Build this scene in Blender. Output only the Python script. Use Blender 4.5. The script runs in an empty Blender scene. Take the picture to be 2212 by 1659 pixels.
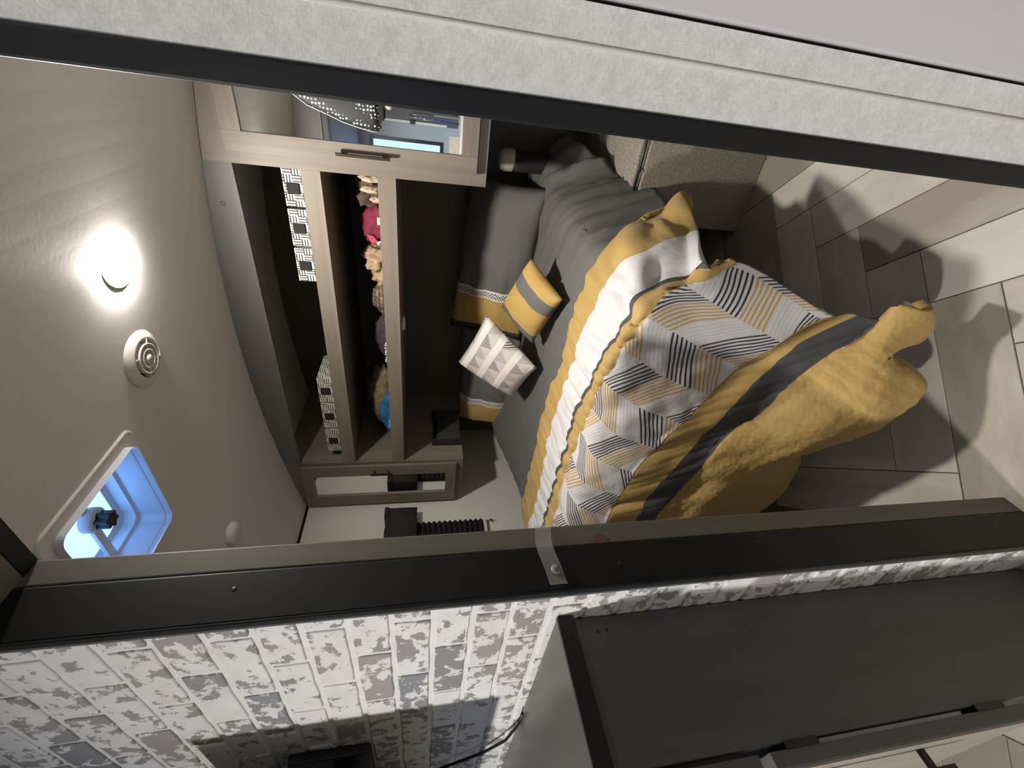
import bpy, bmesh, math, random
import numpy as np
from mathutils import Vector, Matrix, noise
random.seed(7)
SC = bpy.context.scene
COL = SC.collection

# ------------------------------------------------------------------ camera
F_PX, YAW, PITCH, ROLL = 933.5, math.radians(36.245), math.radians(11.73), math.radians(-0.225)
fwd = Vector((-math.sin(YAW) * math.cos(PITCH), math.cos(YAW) * math.cos(PITCH), -math.sin(PITCH)))
rgt = Vector((math.cos(YAW), math.sin(YAW), 0))
dwn = fwd.cross(rgt)
r2 = math.cos(ROLL) * rgt + math.sin(ROLL) * dwn
d2 = -math.sin(ROLL) * rgt + math.cos(ROLL) * dwn
cam = bpy.data.cameras.new('camera'); cam.sensor_fit = 'HORIZONTAL'; cam.sensor_width = 36
cam.lens = F_PX / 2212 * 36; cam.clip_start = 0.02
camo = bpy.data.objects.new('camera', cam); COL.objects.link(camo)
camo.matrix_world = Matrix(((d2.x, r2.x, -fwd.x, 0), (d2.y, r2.y, -fwd.y, 0), (d2.z, r2.z, -fwd.z, 1.35), (0, 0, 0, 1)))  # phone held sideways: world up is image left
SC.camera = camo

# ------------------------------------------------------------------ sky seen through the roof hatch and the kitchen window, exposure
wd = bpy.data.worlds.new('world'); SC.world = wd; wd.use_nodes = True
bgn = wd.node_tree.nodes['Background']
bgn.inputs['Color'].default_value = (0.20, 0.45, 1.0, 1); bgn.inputs['Strength'].default_value = 4.2
BED_LAMP, HALL_LAMP = 860.0, 1500.0          # emission of the two ceiling LED lenses
BED_LAMP_COL, HALL_LAMP_COL = (1.0, 0.945, 0.865, 1), (1.0, 0.97, 0.93, 1)
SC.view_settings.view_transform = 'Standard'; SC.view_settings.look = 'None'
SC.view_settings.exposure = 0.0; SC.view_settings.gamma = 1.0; SC.view_settings.use_curve_mapping = False
SC.cycles.use_denoising = True
SC.cycles.max_bounces = 7; SC.cycles.diffuse_bounces = 4; SC.cycles.use_adaptive_sampling = True; SC.cycles.adaptive_threshold = 0.05; SC.cycles.adaptive_min_samples = 16
SC.cycles.sample_clamp_indirect = 8.0

# ------------------------------------------------------------------ materials
def new_mat(name):
    m = bpy.data.materials.new(name); m.use_nodes = True
    nt = m.node_tree; b = nt.nodes['Principled BSDF']
    return m, nt, b
def N(nt, t, **kw):
    n = nt.nodes.new(t)
    for k, v in kw.items():
        if k in n.inputs: n.inputs[k].default_value = v
        else: setattr(n, k, v)
    return n
def link(nt, a, b): nt.links.new(a, b)
def math_n(nt, op, a, b=None, c=None):
    n = nt.nodes.new('ShaderNodeMath'); n.operation = op
    for i, x in enumerate((a, b, c)):
        if x is None: continue
        if isinstance(x, (int, float)): n.inputs[i].default_value = x
        else: nt.links.new(x, n.inputs[i])
    return n.outputs[0]
def mix_n(nt, fac, a, b):
    n = nt.nodes.new('ShaderNodeMix'); n.data_type = 'RGBA'
    for s, x in ((n.inputs[0], fac), (n.inputs[6], a), (n.inputs[7], b)):
        if isinstance(x, (int, float)): s.default_value = x
        elif isinstance(x, tuple): s.default_value = x if len(x) == 4 else (*x, 1)
        else: nt.links.new(x, s)
    return n.outputs[2]
def ramp_n(nt, fac, stops, interp='LINEAR'):
    n = nt.nodes.new('ShaderNodeValToRGB'); cr = n.color_ramp; cr.interpolation = interp
    cr.elements.remove(cr.elements[1]); cr.elements[0].position = stops[0][0]
    for p, c in stops[1:]: cr.elements.new(p)
    for e, (p, c) in zip(cr.elements, stops): e.color = c if len(c) == 4 else (*c, 1)
    nt.links.new(fac, n.inputs[0]); return n.outputs[0]
def coords(nt, kind='Object', scale=(1, 1, 1), offset=None):
    tc = nt.nodes.new('ShaderNodeTexCoord'); mp = nt.nodes.new('ShaderNodeMapping')
    mp.inputs['Scale'].default_value = scale
    nt.links.new(tc.outputs[kind], mp.inputs['Vector'])
    if offset is not None: nt.links.new(offset, mp.inputs['Location'])
    return mp.outputs[0]
def noise_n(nt, vec, scale, detail=3, rough=0.5):
    n = N(nt, 'ShaderNodeTexNoise', Scale=scale, Detail=detail, Roughness=rough)
    nt.links.new(vec, n.inputs['Vector']); return n.outputs['Fac']
def bump(nt, b, h, strength, dist=0.002):
    n = N(nt, 'ShaderNodeBump', Strength=strength, Distance=dist)
    nt.links.new(h, n.inputs['Height']); nt.links.new(n.outputs[0], b.inputs['Normal'])
def plain(name, col, rough=0.6, metal=0.0, var=0.08, scale=20, bs=0.0, spec=None):
    m, nt, b = new_mat(name)
    v = coords(nt); f = noise_n(nt, v, scale, 4)
    c0 = tuple(x * (1 - var) for x in col); c1 = tuple(min(1, x * (1 + var)) for x in col)
    link(nt, ramp_n(nt, f, [(0.3, c0), (0.7, c1)]), b.inputs['Base Color'])
    b.inputs['Roughness'].default_value = rough; b.inputs['Metallic'].default_value = metal
    if spec is not None: b.inputs['Specular IOR Level'].default_value = spec
    if bs: bump(nt, b, f, bs)
    return m
def wood(name, ca, cb, axis=2, rough=0.5, rand=False, fine=60, long=2.0, spec=0.35, rspread=0.35):
    m, nt, b = new_mat(name)
    sc = [fine, fine, fine]; sc[axis] = long
    off = None; rnd = None
    if rand:
        oi = nt.nodes.new('ShaderNodeObjectInfo'); rnd = oi.outputs['Random']
        cb_ = nt.nodes.new('ShaderNodeCombineXYZ')
        for i in range(3): link(nt, math_n(nt, 'MULTIPLY', rnd, 37.0 + 11 * i), cb_.inputs[i])
        off = cb_.outputs[0]
    v = coords(nt, 'Object', tuple(sc), off)
    f1 = noise_n(nt, v, 1.0, 5, 0.6)
    v2 = coords(nt, 'Object', tuple(0.2 * s for s in sc), off)
    f2 = noise_n(nt, v2, 1.0, 3)
    f = math_n(nt, 'ADD', math_n(nt, 'MULTIPLY', f1, 0.5), math_n(nt, 'MULTIPLY', f2, 0.5))
    if rand: f = math_n(nt, 'ADD', f, math_n(nt, 'MULTIPLY', math_n(nt, 'SUBTRACT', rnd, 0.5), rspread))
    link(nt, ramp_n(nt, f, [(0.32, ca), (0.68, cb)]), b.inputs['Base Color'])
    b.inputs['Roughness'].default_value = rough
    b.inputs['Specular IOR Level'].default_value = spec
    bump(nt, b, f1, 0.15, 0.001)
    return m
def emit(name, col, s):
    m, nt, b = new_mat(name)
    b.inputs['Base Color'].default_value = (0.9, 0.88, 0.84, 1)
    b.inputs['Emission Color'].default_value = col; b.inputs['Emission Strength'].default_value = s
    return m

M = {}
M['ceiling'] = plain('ceiling_panel', (0.60, 0.58, 0.555), 0.6, var=0.02, scale=90, bs=0.06, spec=0.3)
M['white_wall'] = plain('white_wall', (0.66, 0.635, 0.59), 0.6, var=0.02)
M['hall_wall_day_tint'] = plain('hall_wall_day_tint', (0.36, 0.42, 0.50), 0.6, var=0.02)  # blue of the daylight is put into this wall colour
M['smooth_white'] = plain('smooth_white', (0.70, 0.68, 0.69), 0.45, var=0.02)
M['hall_dark'] = plain('hall_dark_wall', (0.17, 0.165, 0.16), 0.6, var=0.05)
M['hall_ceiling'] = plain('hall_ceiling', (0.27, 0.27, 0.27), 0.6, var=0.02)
M['dark_panel'] = wood('dark_panel', (0.095, 0.083, 0.072), (0.125, 0.112, 0.098), 0, 0.6)
M['grey_header'] = wood('grey_header', (0.105, 0.10, 0.092), (0.135, 0.128, 0.118), 0, 0.5)
M['wood_v'] = wood('grey_oak_upright', (0.150, 0.123, 0.096), (0.222, 0.190, 0.153), 2)
M['wood_h'] = wood('grey_oak_level', (0.150, 0.123, 0.096), (0.222, 0.190, 0.153), 0)
M['jamb'] = wood('jamb_wood', (0.115, 0.105, 0.080), (0.165, 0.152, 0.118), 2, 0.5)
M['black_trim'] = plain('black_trim', (0.0075, 0.0078, 0.009), 0.45, var=0.2, spec=0.3)
M['black_plastic'] = plain('black_plastic', (0.012, 0.012, 0.013), 0.4, var=0.1)
M['black_cloth'] = plain('black_cloth', (0.014, 0.014, 0.014), 0.85, var=0.3, scale=120, bs=0.2)
M['shade_cloth'] = plain('pleated_black_cloth', (0.010, 0.009, 0.010), 0.9, var=0.2)
M['bronze'] = plain('bronze', (0.035, 0.026, 0.018), 0.35, 0.6)
M['steel'] = plain('steel', (0.55, 0.55, 0.55), 0.25, 1.0, var=0.05)
M['white_plastic'] = plain('white_plastic', (0.62, 0.585, 0.54), 0.4, var=0.02)
M['hatch_white'] = plain('hatch_white', (0.58, 0.60, 0.64), 0.4, var=0.02)
M['carpet'] = plain('carpet', (0.30, 0.265, 0.215), 0.95, var=0.35, scale=140, bs=0.9)
M['plank'] = wood('plank_vinyl', (0.30, 0.265, 0.215), (0.56, 0.52, 0.455), 0, 0.42, rand=True, fine=14, long=4, rspread=0.42)
M['sub'] = plain('plank_joint', (0.12, 0.105, 0.085), 0.8)
M['grout'] = plain('brick_joint', (0.74, 0.72, 0.70), 0.8, var=0.06, scale=40)
M['console'] = wood('grey_console', (0.085, 0.084, 0.081), (0.122, 0.120, 0.114), 2, 0.45, fine=30, long=3)
M['console_top'] = wood('grey_console_top', (0.105, 0.098, 0.090), (0.135, 0.128, 0.118), 0, 0.32, fine=25)
M['beige_front'] = wood('beige_front', (0.30, 0.265, 0.225), (0.38, 0.34, 0.29), 2, 0.45)
M['sheet'] = plain('grey_sheet', (0.118, 0.114, 0.106), 0.8, var=0.06, scale=60, bs=0.15)
M['gold'] = plain('gold_cloth', (0.47, 0.295, 0.075), 0.75, var=0.05, scale=80, bs=0.2)
M['mattress'] = plain('mattress_cloth', (0.10, 0.098, 0.092), 0.85)
M['cream'] = plain('cream', (0.50, 0.45, 0.36), 0.6)
M['puck'] = plain('frosted_puck', (0.5, 0.47, 0.43), 0.5)
M['tan'] = plain('tan_fleece', (0.36, 0.25, 0.15), 0.9, var=0.3, scale=60, bs=0.5)
M['brown'] = plain('brown_cloth', (0.10, 0.065, 0.045), 0.9, var=0.3, bs=0.4)
M['beige_cloth'] = plain('beige_cloth', (0.52, 0.42, 0.30), 0.9, var=0.15)
M['maroon'] = plain('maroon_cloth', (0.17, 0.012, 0.035), 0.8, var=0.2)
M['pale_print'] = plain('pale_print', (0.6, 0.56, 0.54), 0.8)
M['red_print'] = plain('red_print', (0.42, 0.06, 0.09), 0.8)
M['plum'] = plain('plum_cloth', (0.055, 0.035, 0.045), 0.9, var=0.4)
M['olive'] = plain('olive_cloth', (0.15, 0.12, 0.055), 0.9, var=0.4, scale=40)
M['blue'] = plain('blue_cloth', (0.02, 0.11, 0.27), 0.8, var=0.4, scale=30)
M['orange'] = plain('orange_cloth', (0.45, 0.12, 0.05), 0.8)
M['teal'] = plain('teal_cloth', (0.08, 0.32, 0.42), 0.8)
M['dark_slate'] = plain('dark_slate', (0.085, 0.09, 0.095), 0.45, var=0.06)
M['sea_blue'] = plain('sea_blue', (0.02, 0.06, 0.38), 0.4)
M['white_paint'] = plain('white_paint', (0.7, 0.69, 0.67), 0.45, var=0.02)
M['bed_led'] = emit('bed_led', BED_LAMP_COL, BED_LAMP)
M['hall_led'] = emit('hall_led', HALL_LAMP_COL, HALL_LAMP)
M['hall_led_fill'] = emit('hall_led_fill', HALL_LAMP_COL, HALL_LAMP * 0.05)  # weak unseen lamp, added to brighten the woven panel
m, nt, b = new_mat('mirror_glass'); b.inputs['Metallic'].default_value = 1; b.inputs['Roughness'].default_value = 0.01
b.inputs['Base Color'].default_value = (0.88, 0.90, 0.88, 1); M['mirror'] = m
m, nt, b = new_mat('clear_plastic')   # a soft clear strap: mostly see-through
b.inputs['Base Color'].default_value = (0.75, 0.74, 0.72, 1); b.inputs['Roughness'].default_value = 0.25; b.inputs['Alpha'].default_value = 0.16; M['strap'] = m
m, nt, b = new_mat('window_glass'); b.inputs['Base Color'].default_value = (0.9, 0.95, 1, 1); b.inputs['Alpha'].default_value = 0.12; b.inputs['Roughness'].default_value = 0.05; M['glass'] = m
m, nt, b = new_mat('hatch_lid')       # milky plastic lid: part clear, part diffusing
out = nt.nodes['Material Output']
tr = N(nt, 'ShaderNodeBsdfTranslucent', Color=(0.85, 0.93, 1, 1)); tp = N(nt, 'ShaderNodeBsdfTransparent', Color=(0.92, 0.96, 1, 1))
mx = N(nt, 'ShaderNodeMixShader', Fac=0.55); link(nt, tr.outputs[0], mx.inputs[1]); link(nt, tp.outputs[0], mx.inputs[2]); link(nt, mx.outputs[0], out.inputs[0]); M['lid'] = m

# whitewashed brick: pale wash worn through to grey-brown in patches, different on each brick
m, nt, b = new_mat('washed_brick')
oi = nt.nodes.new('ShaderNodeObjectInfo'); rnd = oi.outputs['Random']
cx = nt.nodes.new('ShaderNodeCombineXYZ')
for i in range(3): link(nt, math_n(nt, 'MULTIPLY', rnd, 53.0 + 17 * i), cx.inputs[i])
v = coords(nt, 'Object', (1, 1, 1.25), cx.outputs[0])
f1 = noise_n(nt, v, 36, 8, 0.66); f2 = noise_n(nt, v, 9, 2, 0.5)
f = math_n(nt, 'ADD', math_n(nt, 'MULTIPLY', f1, 0.72), math_n(nt, 'MULTIPLY', f2, 0.42))
rr = math_n(nt, 'SUBTRACT', math_n(nt, 'FRACT', math_n(nt, 'MULTIPLY', rnd, 7.31)), 0.5)
f = math_n(nt, 'ADD', f, math_n(nt, 'MULTIPLY', rr, 0.10))
wear = ramp_n(nt, f, [(0.0, (0, 0, 0)), (0.578, (0, 0, 0)), (0.598, (1, 1, 1)), (1, (1, 1, 1))])
tone = ramp_n(nt, math_n(nt, 'FRACT', math_n(nt, 'MULTIPLY', rnd, 3.7)), [(0, (0.27, 0.265, 0.26)), (0.5, (0.36, 0.325, 0.31)), (1, (0.25, 0.255, 0.265))])
wash = ramp_n(nt, noise_n(nt, v, 14, 4), [(0.3, (0.70, 0.675, 0.645)), (0.7, (0.80, 0.785, 0.765))])
link(nt, mix_n(nt, wear, wash, tone), b.inputs['Base Color']); b.inputs['Roughness'].default_value = 0.6
bump(nt, b, f1, 0.25, 0.002); M['brick'] = m

# woven grey-white wall covering
m, nt, b = new_mat('woven_wall')
f1 = noise_n(nt, coords(nt, 'Object', (260, 1, 900)), 1, 3); f2 = noise_n(nt, coords(nt, 'Object', (900, 1, 300)), 1, 3)
f3 = noise_n(nt, coords(nt, 'Object', (1, 1, 1)), 120, 3)
f = math_n(nt, 'ADD', math_n(nt, 'ADD', math_n(nt, 'MULTIPLY', f1, 0.4), math_n(nt, 'MULTIPLY', f2, 0.3)), math_n(nt, 'MULTIPLY', f3, 0.3))
link(nt, ramp_n(nt, f, [(0.36, (0.60, 0.585, 0.565)), (0.64, (0.86, 0.845, 0.82))]), b.inputs['Base Color'])
b.inputs['Roughness'].default_value = 0.85; bump(nt, b, f, 0.4, 0.0006); M['woven'] = m

def lines(nt, v, period, width):   # 1 on thin lines of the given period
    return math_n(nt, 'LESS_THAN', math_n(nt, 'FRACT', math_n(nt, 'DIVIDE', v, period)), width)
def uv_xy(nt):
    tc = nt.nodes.new('ShaderNodeTexCoord'); sp = nt.nodes.new('ShaderNodeSeparateXYZ')
    link(nt, tc.outputs['UV'], sp.inputs[0]); return sp.outputs[0], sp.outputs[1], tc.outputs['UV']

GOLD, GREY, WHITE, NAVY = (0.44, 0.285, 0.082, 1), (0.046, 0.046, 0.047, 1), (0.63, 0.61, 0.62, 1), (0.022, 0.020, 0.035, 1)
m, nt, b = new_mat('comforter')     # stripes by row, corded chevron blocks in the field
u, v, uvv = uv_xy(nt)
cw = 0.145
cu = math_n(nt, 'DIVIDE', u, cw); ci = math_n(nt, 'FLOOR', cu); cf = math_n(nt, 'FRACT', cu)
odd = math_n(nt, 'MODULO', ci, 2.0)
sl = math_n(nt, 'ABSOLUTE', math_n(nt, 'SUBTRACT', cf, odd))
t = math_n(nt, 'MULTIPLY', math_n(nt, 'SUBTRACT', v, 3.0), 3.7)
q = math_n(nt, 'ADD', t, math_n(nt, 'MULTIPLY', sl, 1.0))
ri = math_n(nt, 'FLOOR', q)
kind = math_n(nt, 'MODULO', math_n(nt, 'ADD', math_n(nt, 'ADD', ri, math_n(nt, 'MULTIPLY', ci, 2.0)), 30.0), 3.0)
ln = math_n(nt, 'LESS_THAN', math_n(nt, 'FRACT', math_n(nt, 'MULTIPLY', q, 6.0)), 0.42)
bc = ramp_n(nt, math_n(nt, 'DIVIDE', kind, 3.0), [(0.0, (0.56, 0.32, 0.075)), (0.2, (0.70, 0.68, 0.67)), (0.5, (0.022, 0.020, 0.035))], 'CONSTANT')
field = mix_n(nt, ln, (0.61, 0.59, 0.58, 1), bc)
stops = [(0, GOLD), (1 / 8.5, WHITE), (2 / 8.5, GREY), (2.22 / 8.5, GOLD), (3 / 8.5, (0, 0, 0, 1)), (4 / 8.5, GOLD), (5 / 8.5, GREY), (6 / 8.5, GOLD)]
base = ramp_n(nt, math_n(nt, 'DIVIDE', v, 8.5), stops, 'CONSTANT')
isf = math_n(nt, 'MULTIPLY', math_n(nt, 'GREATER_THAN', v, 3.0), math_n(nt, 'LESS_THAN', v, 4.0))
colr = mix_n(nt, isf, base, field)
fz = noise_n(nt, coords(nt, 'Object'), 70, 3)
link(nt, mix_n(nt, math_n(nt, 'MULTIPLY', fz, 0.12), colr, (0.1, 0.09, 0.08, 1)), b.inputs['Base Color'])
vor = N(nt, 'ShaderNodeTexVoronoi', Scale=75.0); link(nt, coords(nt, 'Object'), vor.inputs['Vector'])
isq = math_n(nt, 'GREATER_THAN', v, 6.0)
h = math_n(nt, 'ADD', math_n(nt, 'MULTIPLY', math_n(nt, 'MULTIPLY', ln, isf), 0.7), math_n(nt, 'MULTIPLY', math_n(nt, 'MULTIPLY', vor.outputs['Distance'], -0.3), isq))
h = math_n(nt, 'ADD', h, math_n(nt, 'MULTIPLY', fz, 0.2))
bump(nt, b, h, 0.8, 0.006); b.inputs['Roughness'].default_value = 0.7
b.inputs['Sheen Weight'].default_value = 0.1; M['comforter'] = m

m, nt, b = new_mat('pillow_sham')   # grey, a narrow chevron strip, quilted gold band, grey edge
u, v, uvv = uv_xy(nt)
base = ramp_n(nt, u, [(0, GREY), (0.055, GOLD), (0.285, (0.66, 0.63, 0.58, 1)), (0.345, (0.118, 0.114, 0.106, 1))], 'CONSTANT')
zz = math_n(nt, 'ABSOLUTE', math_n(nt, 'SUBTRACT', math_n(nt, 'FRACT', math_n(nt, 'MULTIPLY', v, 7.0)), 0.5))
zl = lines(nt, math_n(nt, 'ADD', u, math_n(nt, 'MULTIPLY', zz, 0.09)), 0.022, 0.4)
ins = math_n(nt, 'MULTIPLY', math_n(nt, 'GREATER_THAN', u, 0.295), math_n(nt, 'LESS_THAN', u, 0.335))
link(nt, mix_n(nt, math_n(nt, 'MULTIPLY', zl, ins), base, (0.03, 0.028, 0.03, 1)), b.inputs['Base Color'])
vor = N(nt, 'ShaderNodeTexVoronoi', Scale=60.0); link(nt, coords(nt), vor.inputs['Vector'])
isg = math_n(nt, 'MULTIPLY', math_n(nt, 'GREATER_THAN', u, 0.055), math_n(nt, 'LESS_THAN', u, 0.285))
bump(nt, b, math_n(nt, 'ADD', math_n(nt, 'MULTIPLY', math_n(nt, 'MULTIPLY', vor.outputs['Distance'], isg), -1.0), math_n(nt, 'MULTIPLY', noise_n(nt, coords(nt), 60), 0.3)), 0.6, 0.003)
b.inputs['Roughness'].default_value = 0.8; M['sham'] = m

m, nt, b = new_mat('striped_cushion')
u, v, uvv = uv_xy(nt)
link(nt, ramp_n(nt, u, [(0, GOLD), (0.17, (0.118, 0.114, 0.106, 1)), (0.37, GOLD), (0.82, (0.118, 0.114, 0.106, 1)), (0.95, GOLD)], 'CONSTANT'), b.inputs['Base Color'])
bump(nt, b, noise_n(nt, coords(nt), 90), 0.3, 0.003); b.inputs['Roughness'].default_value = 0.8; M['stripe_cushion'] = m

m, nt, b = new_mat('triangle_cushion')   # pale cloth, three raised white bands, hatched and plain triangles between
u, v, uvv = uv_xy(nt)
bu = math_n(nt, 'MULTIPLY', v, 3.4); bf = math_n(nt, 'FRACT', math_n(nt, 'ADD', bu, 0.15))
band = math_n(nt, 'LESS_THAN', bf, 0.36)
tu = math_n(nt, 'MULTIPLY', u, 4.5); tf = math_n(nt, 'FRACT', tu)
tri = math_n(nt, 'LESS_THAN', math_n(nt, 'ABSOLUTE', math_n(nt, 'SUBTRACT', tf, 0.5)), math_n(nt, 'MULTIPLY', math_n(nt, 'SUBTRACT', bf, 0.36), 0.8))
par = math_n(nt, 'MODULO', math_n(nt, 'ADD', math_n(nt, 'FLOOR', tu), math_n(nt, 'FLOOR', math_n(nt, 'ADD', bu, 0.15))), 2.0)
hat = lines(nt, math_n(nt, 'ADD', u, math_n(nt, 'MULTIPLY', v, 0.6)), 0.028, 0.5)
hatc = mix_n(nt, hat, (0.56, 0.51, 0.46, 1), (0.09, 0.08, 0.08, 1))
plainc = ramp_n(nt, noise_n(nt, uvv, 3.0, 1), [(0.4, (0.50, 0.40, 0.31)), (0.55, (0.40, 0.37, 0.36))])
tric = mix_n(nt, par, plainc, hatc)
gap = mix_n(nt, tri, (0.53, 0.50, 0.46, 1), tric)
link(nt, mix_n(nt, band, gap, (0.70, 0.675, 0.63, 1)), b.inputs['Base Color'])
bump(nt, b, math_n(nt, 'ADD', band, math_n(nt, 'MULTIPLY', noise_n(nt, coords(nt), 120), 0.4)), 0.5, 0.004)
b.inputs['Roughness'].default_value = 0.85; M['tri_cushion'] = m

m, nt, b = new_mat('basketweave_bin')    # black with white dashes set two ways, like a woven mat
tc = nt.nodes.new('ShaderNodeTexCoord'); sp = nt.nodes.new('ShaderNodeSeparateXYZ'); link(nt, tc.outputs['Object'], sp.inputs[0])
hx = math_n(nt, 'ADD', sp.outputs[0], sp.outputs[1]); hz = sp.outputs[2]
ch = math_n(nt, 'MODULO', math_n(nt, 'ADD', math_n(nt, 'ADD', math_n(nt, 'FLOOR', math_n(nt, 'DIVIDE', hx, 0.030)), math_n(nt, 'FLOOR', math_n(nt, 'DIVIDE', hz, 0.030))), 40.0), 2.0)
la = lines(nt, math_n(nt, 'ADD', hx, 1.0), 0.010, 0.6); lb = lines(nt, math_n(nt, 'ADD', hz, 1.0), 0.010, 0.6)
sel = math_n(nt, 'ADD', math_n(nt, 'MULTIPLY', ch, la), math_n(nt, 'MULTIPLY', math_n(nt, 'SUBTRACT', 1.0, ch), lb))
link(nt, mix_n(nt, sel, (0.03, 0.028, 0.026, 1), (0.66, 0.62, 0.55, 1)), b.inputs['Base Color']); b.inputs['Roughness'].default_value = 0.85; M['bin'] = m

m, nt, b = new_mat('polka_cloth')
vor = N(nt, 'ShaderNodeTexVoronoi', Scale=88.0, Randomness=0.35); link(nt, coords(nt), vor.inputs['Vector'])
link(nt, mix_n(nt, math_n(nt, 'LESS_THAN', vor.outputs['Distance'], 0.30), (0.012, 0.012, 0.014, 1), (0.6, 0.59, 0.57, 1)), b.inputs['Base Color'])
b.inputs['Roughness'].default_value = 0.6; M['polka'] = m

m, nt, b = new_mat('plaid')
sp = nt.nodes.new('ShaderNodeSeparateXYZ'); tc = nt.nodes.new('ShaderNodeTexCoord'); link(nt, tc.outputs['Object'], sp.inputs[0])
a1 = lines(nt, math_n(nt, 'ADD', sp.outputs[0], 1.0), 0.02, 0.4); a2 = lines(nt, math_n(nt, 'ADD', sp.outputs[2], 1.0), 0.02, 0.4)
link(nt, mix_n(nt, math_n(nt, 'MULTIPLY', math_n(nt, 'ADD', a1, a2), 0.5), (0.07, 0.05, 0.035, 1), (0.20, 0.15, 0.10, 1)), b.inputs['Base Color']); M['plaid'] = m

# ------------------------------------------------------------------ building helpers
WP = {}
def wpos(o): return WP.get(o.name, Vector((0, 0, 0))) if o else Vector((0, 0, 0))
def place(o, w, parent):
    COL.objects.link(o); o.parent = parent
    o.location = Vector(w) - wpos(parent); WP[o.name] = Vector(w)
    return o
def tag(o, label=None, cat=None, group=None, kind=None):
    if label: o['label'] = label
    if cat: o['category'] = cat
    if group: o['group'] = group
    if kind: o['kind'] = kind
    return o
def thing(name, w, label, cat, group=None):
    o = bpy.data.objects.new(name, None); o.empty_display_size = 0.05
    place(o, w, None); return tag(o, label, cat, group)
def from_bm(name, bm, mat, parent=None, smooth=False, origin=None):
    vs = [v.co.copy() for v in bm.verts]
    mn = Vector([min(v[i] for v in vs) for i in range(3)]); mxx = Vector([max(v[i] for v in vs) for i in range(3)])
    w = Vector(origin) if origin is not None else Vector(((mn.x + mxx.x) / 2, (mn.y + mxx.y) / 2, mn.z))
    for v in bm.verts: v.co -= w
    me = bpy.data.meshes.new(name); bm.normal_update(); bm.to_mesh(me); bm.free()
    if mat: me.materials.append(M[mat] if isinstance(mat, str) else mat)
    if smooth:
        for p in me.polygons: p.use_smooth = True
    o = bpy.data.objects.new(name, me); place(o, w, parent); return o
def bm_box(bm, x0, x1, y0, y1, z0, z1):
    vs = [bm.verts.new(c) for c in ((x0, y0, z0), (x1, y0, z0), (x1, y1, z0), (x0, y1, z0), (x0, y0, z1), (x1, y0, z1), (x1, y1, z1), (x0, y1, z1))]
    fs = [(0, 3, 2, 1), (4, 5, 6, 7), (0, 1, 5, 4), (1, 2, 6, 5), (2, 3, 7, 6), (3, 0, 4, 7)]
    return [bm.faces.new([vs[i] for i in f]) for f in fs]
def box(name, x0, x1, y0, y1, z0, z1, mat, parent=None, bev=0.0, seg=2):
    bm = bmesh.new(); bm_box(bm, min(x0, x1), max(x0, x1), min(y0, y1), max(y0, y1), min(z0, z1), max(z0, z1))
    if bev: bmesh.ops.bevel(bm, geom=bm.edges[:], offset=bev, segments=seg, affect='EDGES', profile=0.7)
    return from_bm(name, bm, mat, parent)
def prism(name, pts, axis, a, b_, mat, parent=None, bev=0.0):
    """outline pts in the two other axes, extruded along axis from a to b_"""
    bm = bmesh.new()
    def mk(p, t):
        c = [p[0], p[1]]; c.insert(axis, t); return bm.verts.new(c)
    A = [mk(p, a) for p in pts]; B = [mk(p, b_) for p in pts]
    bm.faces.new(A); bm.faces.new(B[::-1])
    for i in range(len(pts)): bm.faces.new((A[i], B[i], B[(i + 1) % len(pts)], A[(i + 1) % len(pts)]))
    bmesh.ops.recalc_face_normals(bm, faces=bm.faces[:])
    if bev: bmesh.ops.bevel(bm, geom=bm.edges[:], offset=bev, segments=2, affect='EDGES')
    return from_bm(name, bm, mat, parent)
def lathe(name, prof, center, axis, mat, parent=None, n=40, smooth=True, caps=True):
    """prof: list of (radius, height) along axis vector"""
    bm = bmesh.new(); ax = Vector(axis).normalized(); c = Vector(center)
    t1 = ax.orthogonal().normalized(); t2 = ax.cross(t1)
    rings = []
    for r, h in prof:
        if r < 1e-6: rings.append([bm.verts.new(c + ax * h)])
        else: rings.append([bm.verts.new(c + ax * h + (t1 * math.cos(2 * math.pi * k / n) + t2 * math.sin(2 * math.pi * k / n)) * r) for k in range(n)])
    for A, B in zip(rings, rings[1:]):
        for k in range(n):
            k2 = (k + 1) % n
            if len(A) == 1 and len(B) == 1: continue
            if len(A) == 1: bm.faces.new((A[0], B[k2], B[k]))
            elif len(B) == 1: bm.faces.new((A[k], A[k2], B[0]))
            else: bm.faces.new((A[k], A[k2], B[k2], B[k]))
    if caps:
        for R in (rings[0], rings[-1]):
            if len(R) > 1: bm.faces.new(R)
    bmesh.ops.recalc_face_normals(bm, faces=bm.faces[:])
    return from_bm(name, bm, mat, parent, smooth)
def tube(name, pts, r, mat, parent=None, n=10):
    bm = bmesh.new(); rings = []
    P = [Vector(p) for p in pts]
    for i, p in enumerate(P):
        d = (P[min(i + 1, len(P) - 1)] - P[max(i - 1, 0)]).normalized()
        t1 = d.orthogonal().normalized()
        if rings:
            t1 = (last - d * last.dot(d)).normalized()
        last = t1; t2 = d.cross(t1)
        rings.append([bm.verts.new(p + (t1 * math.cos(2 * math.pi * k / n) + t2 * math.sin(2 * math.pi * k / n)) * r) for k in range(n)])
    for A, B in zip(rings, rings[1:]):
        for k in range(n): bm.faces.new((A[k], A[(k + 1) % n], B[(k + 1) % n], B[k]))
    bm.faces.new(rings[0][::-1]); bm.faces.new(rings[-1])
    bmesh.ops.recalc_face_normals(bm, faces=bm.faces[:])
    return from_bm(name, bm, mat, parent, True)
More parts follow.
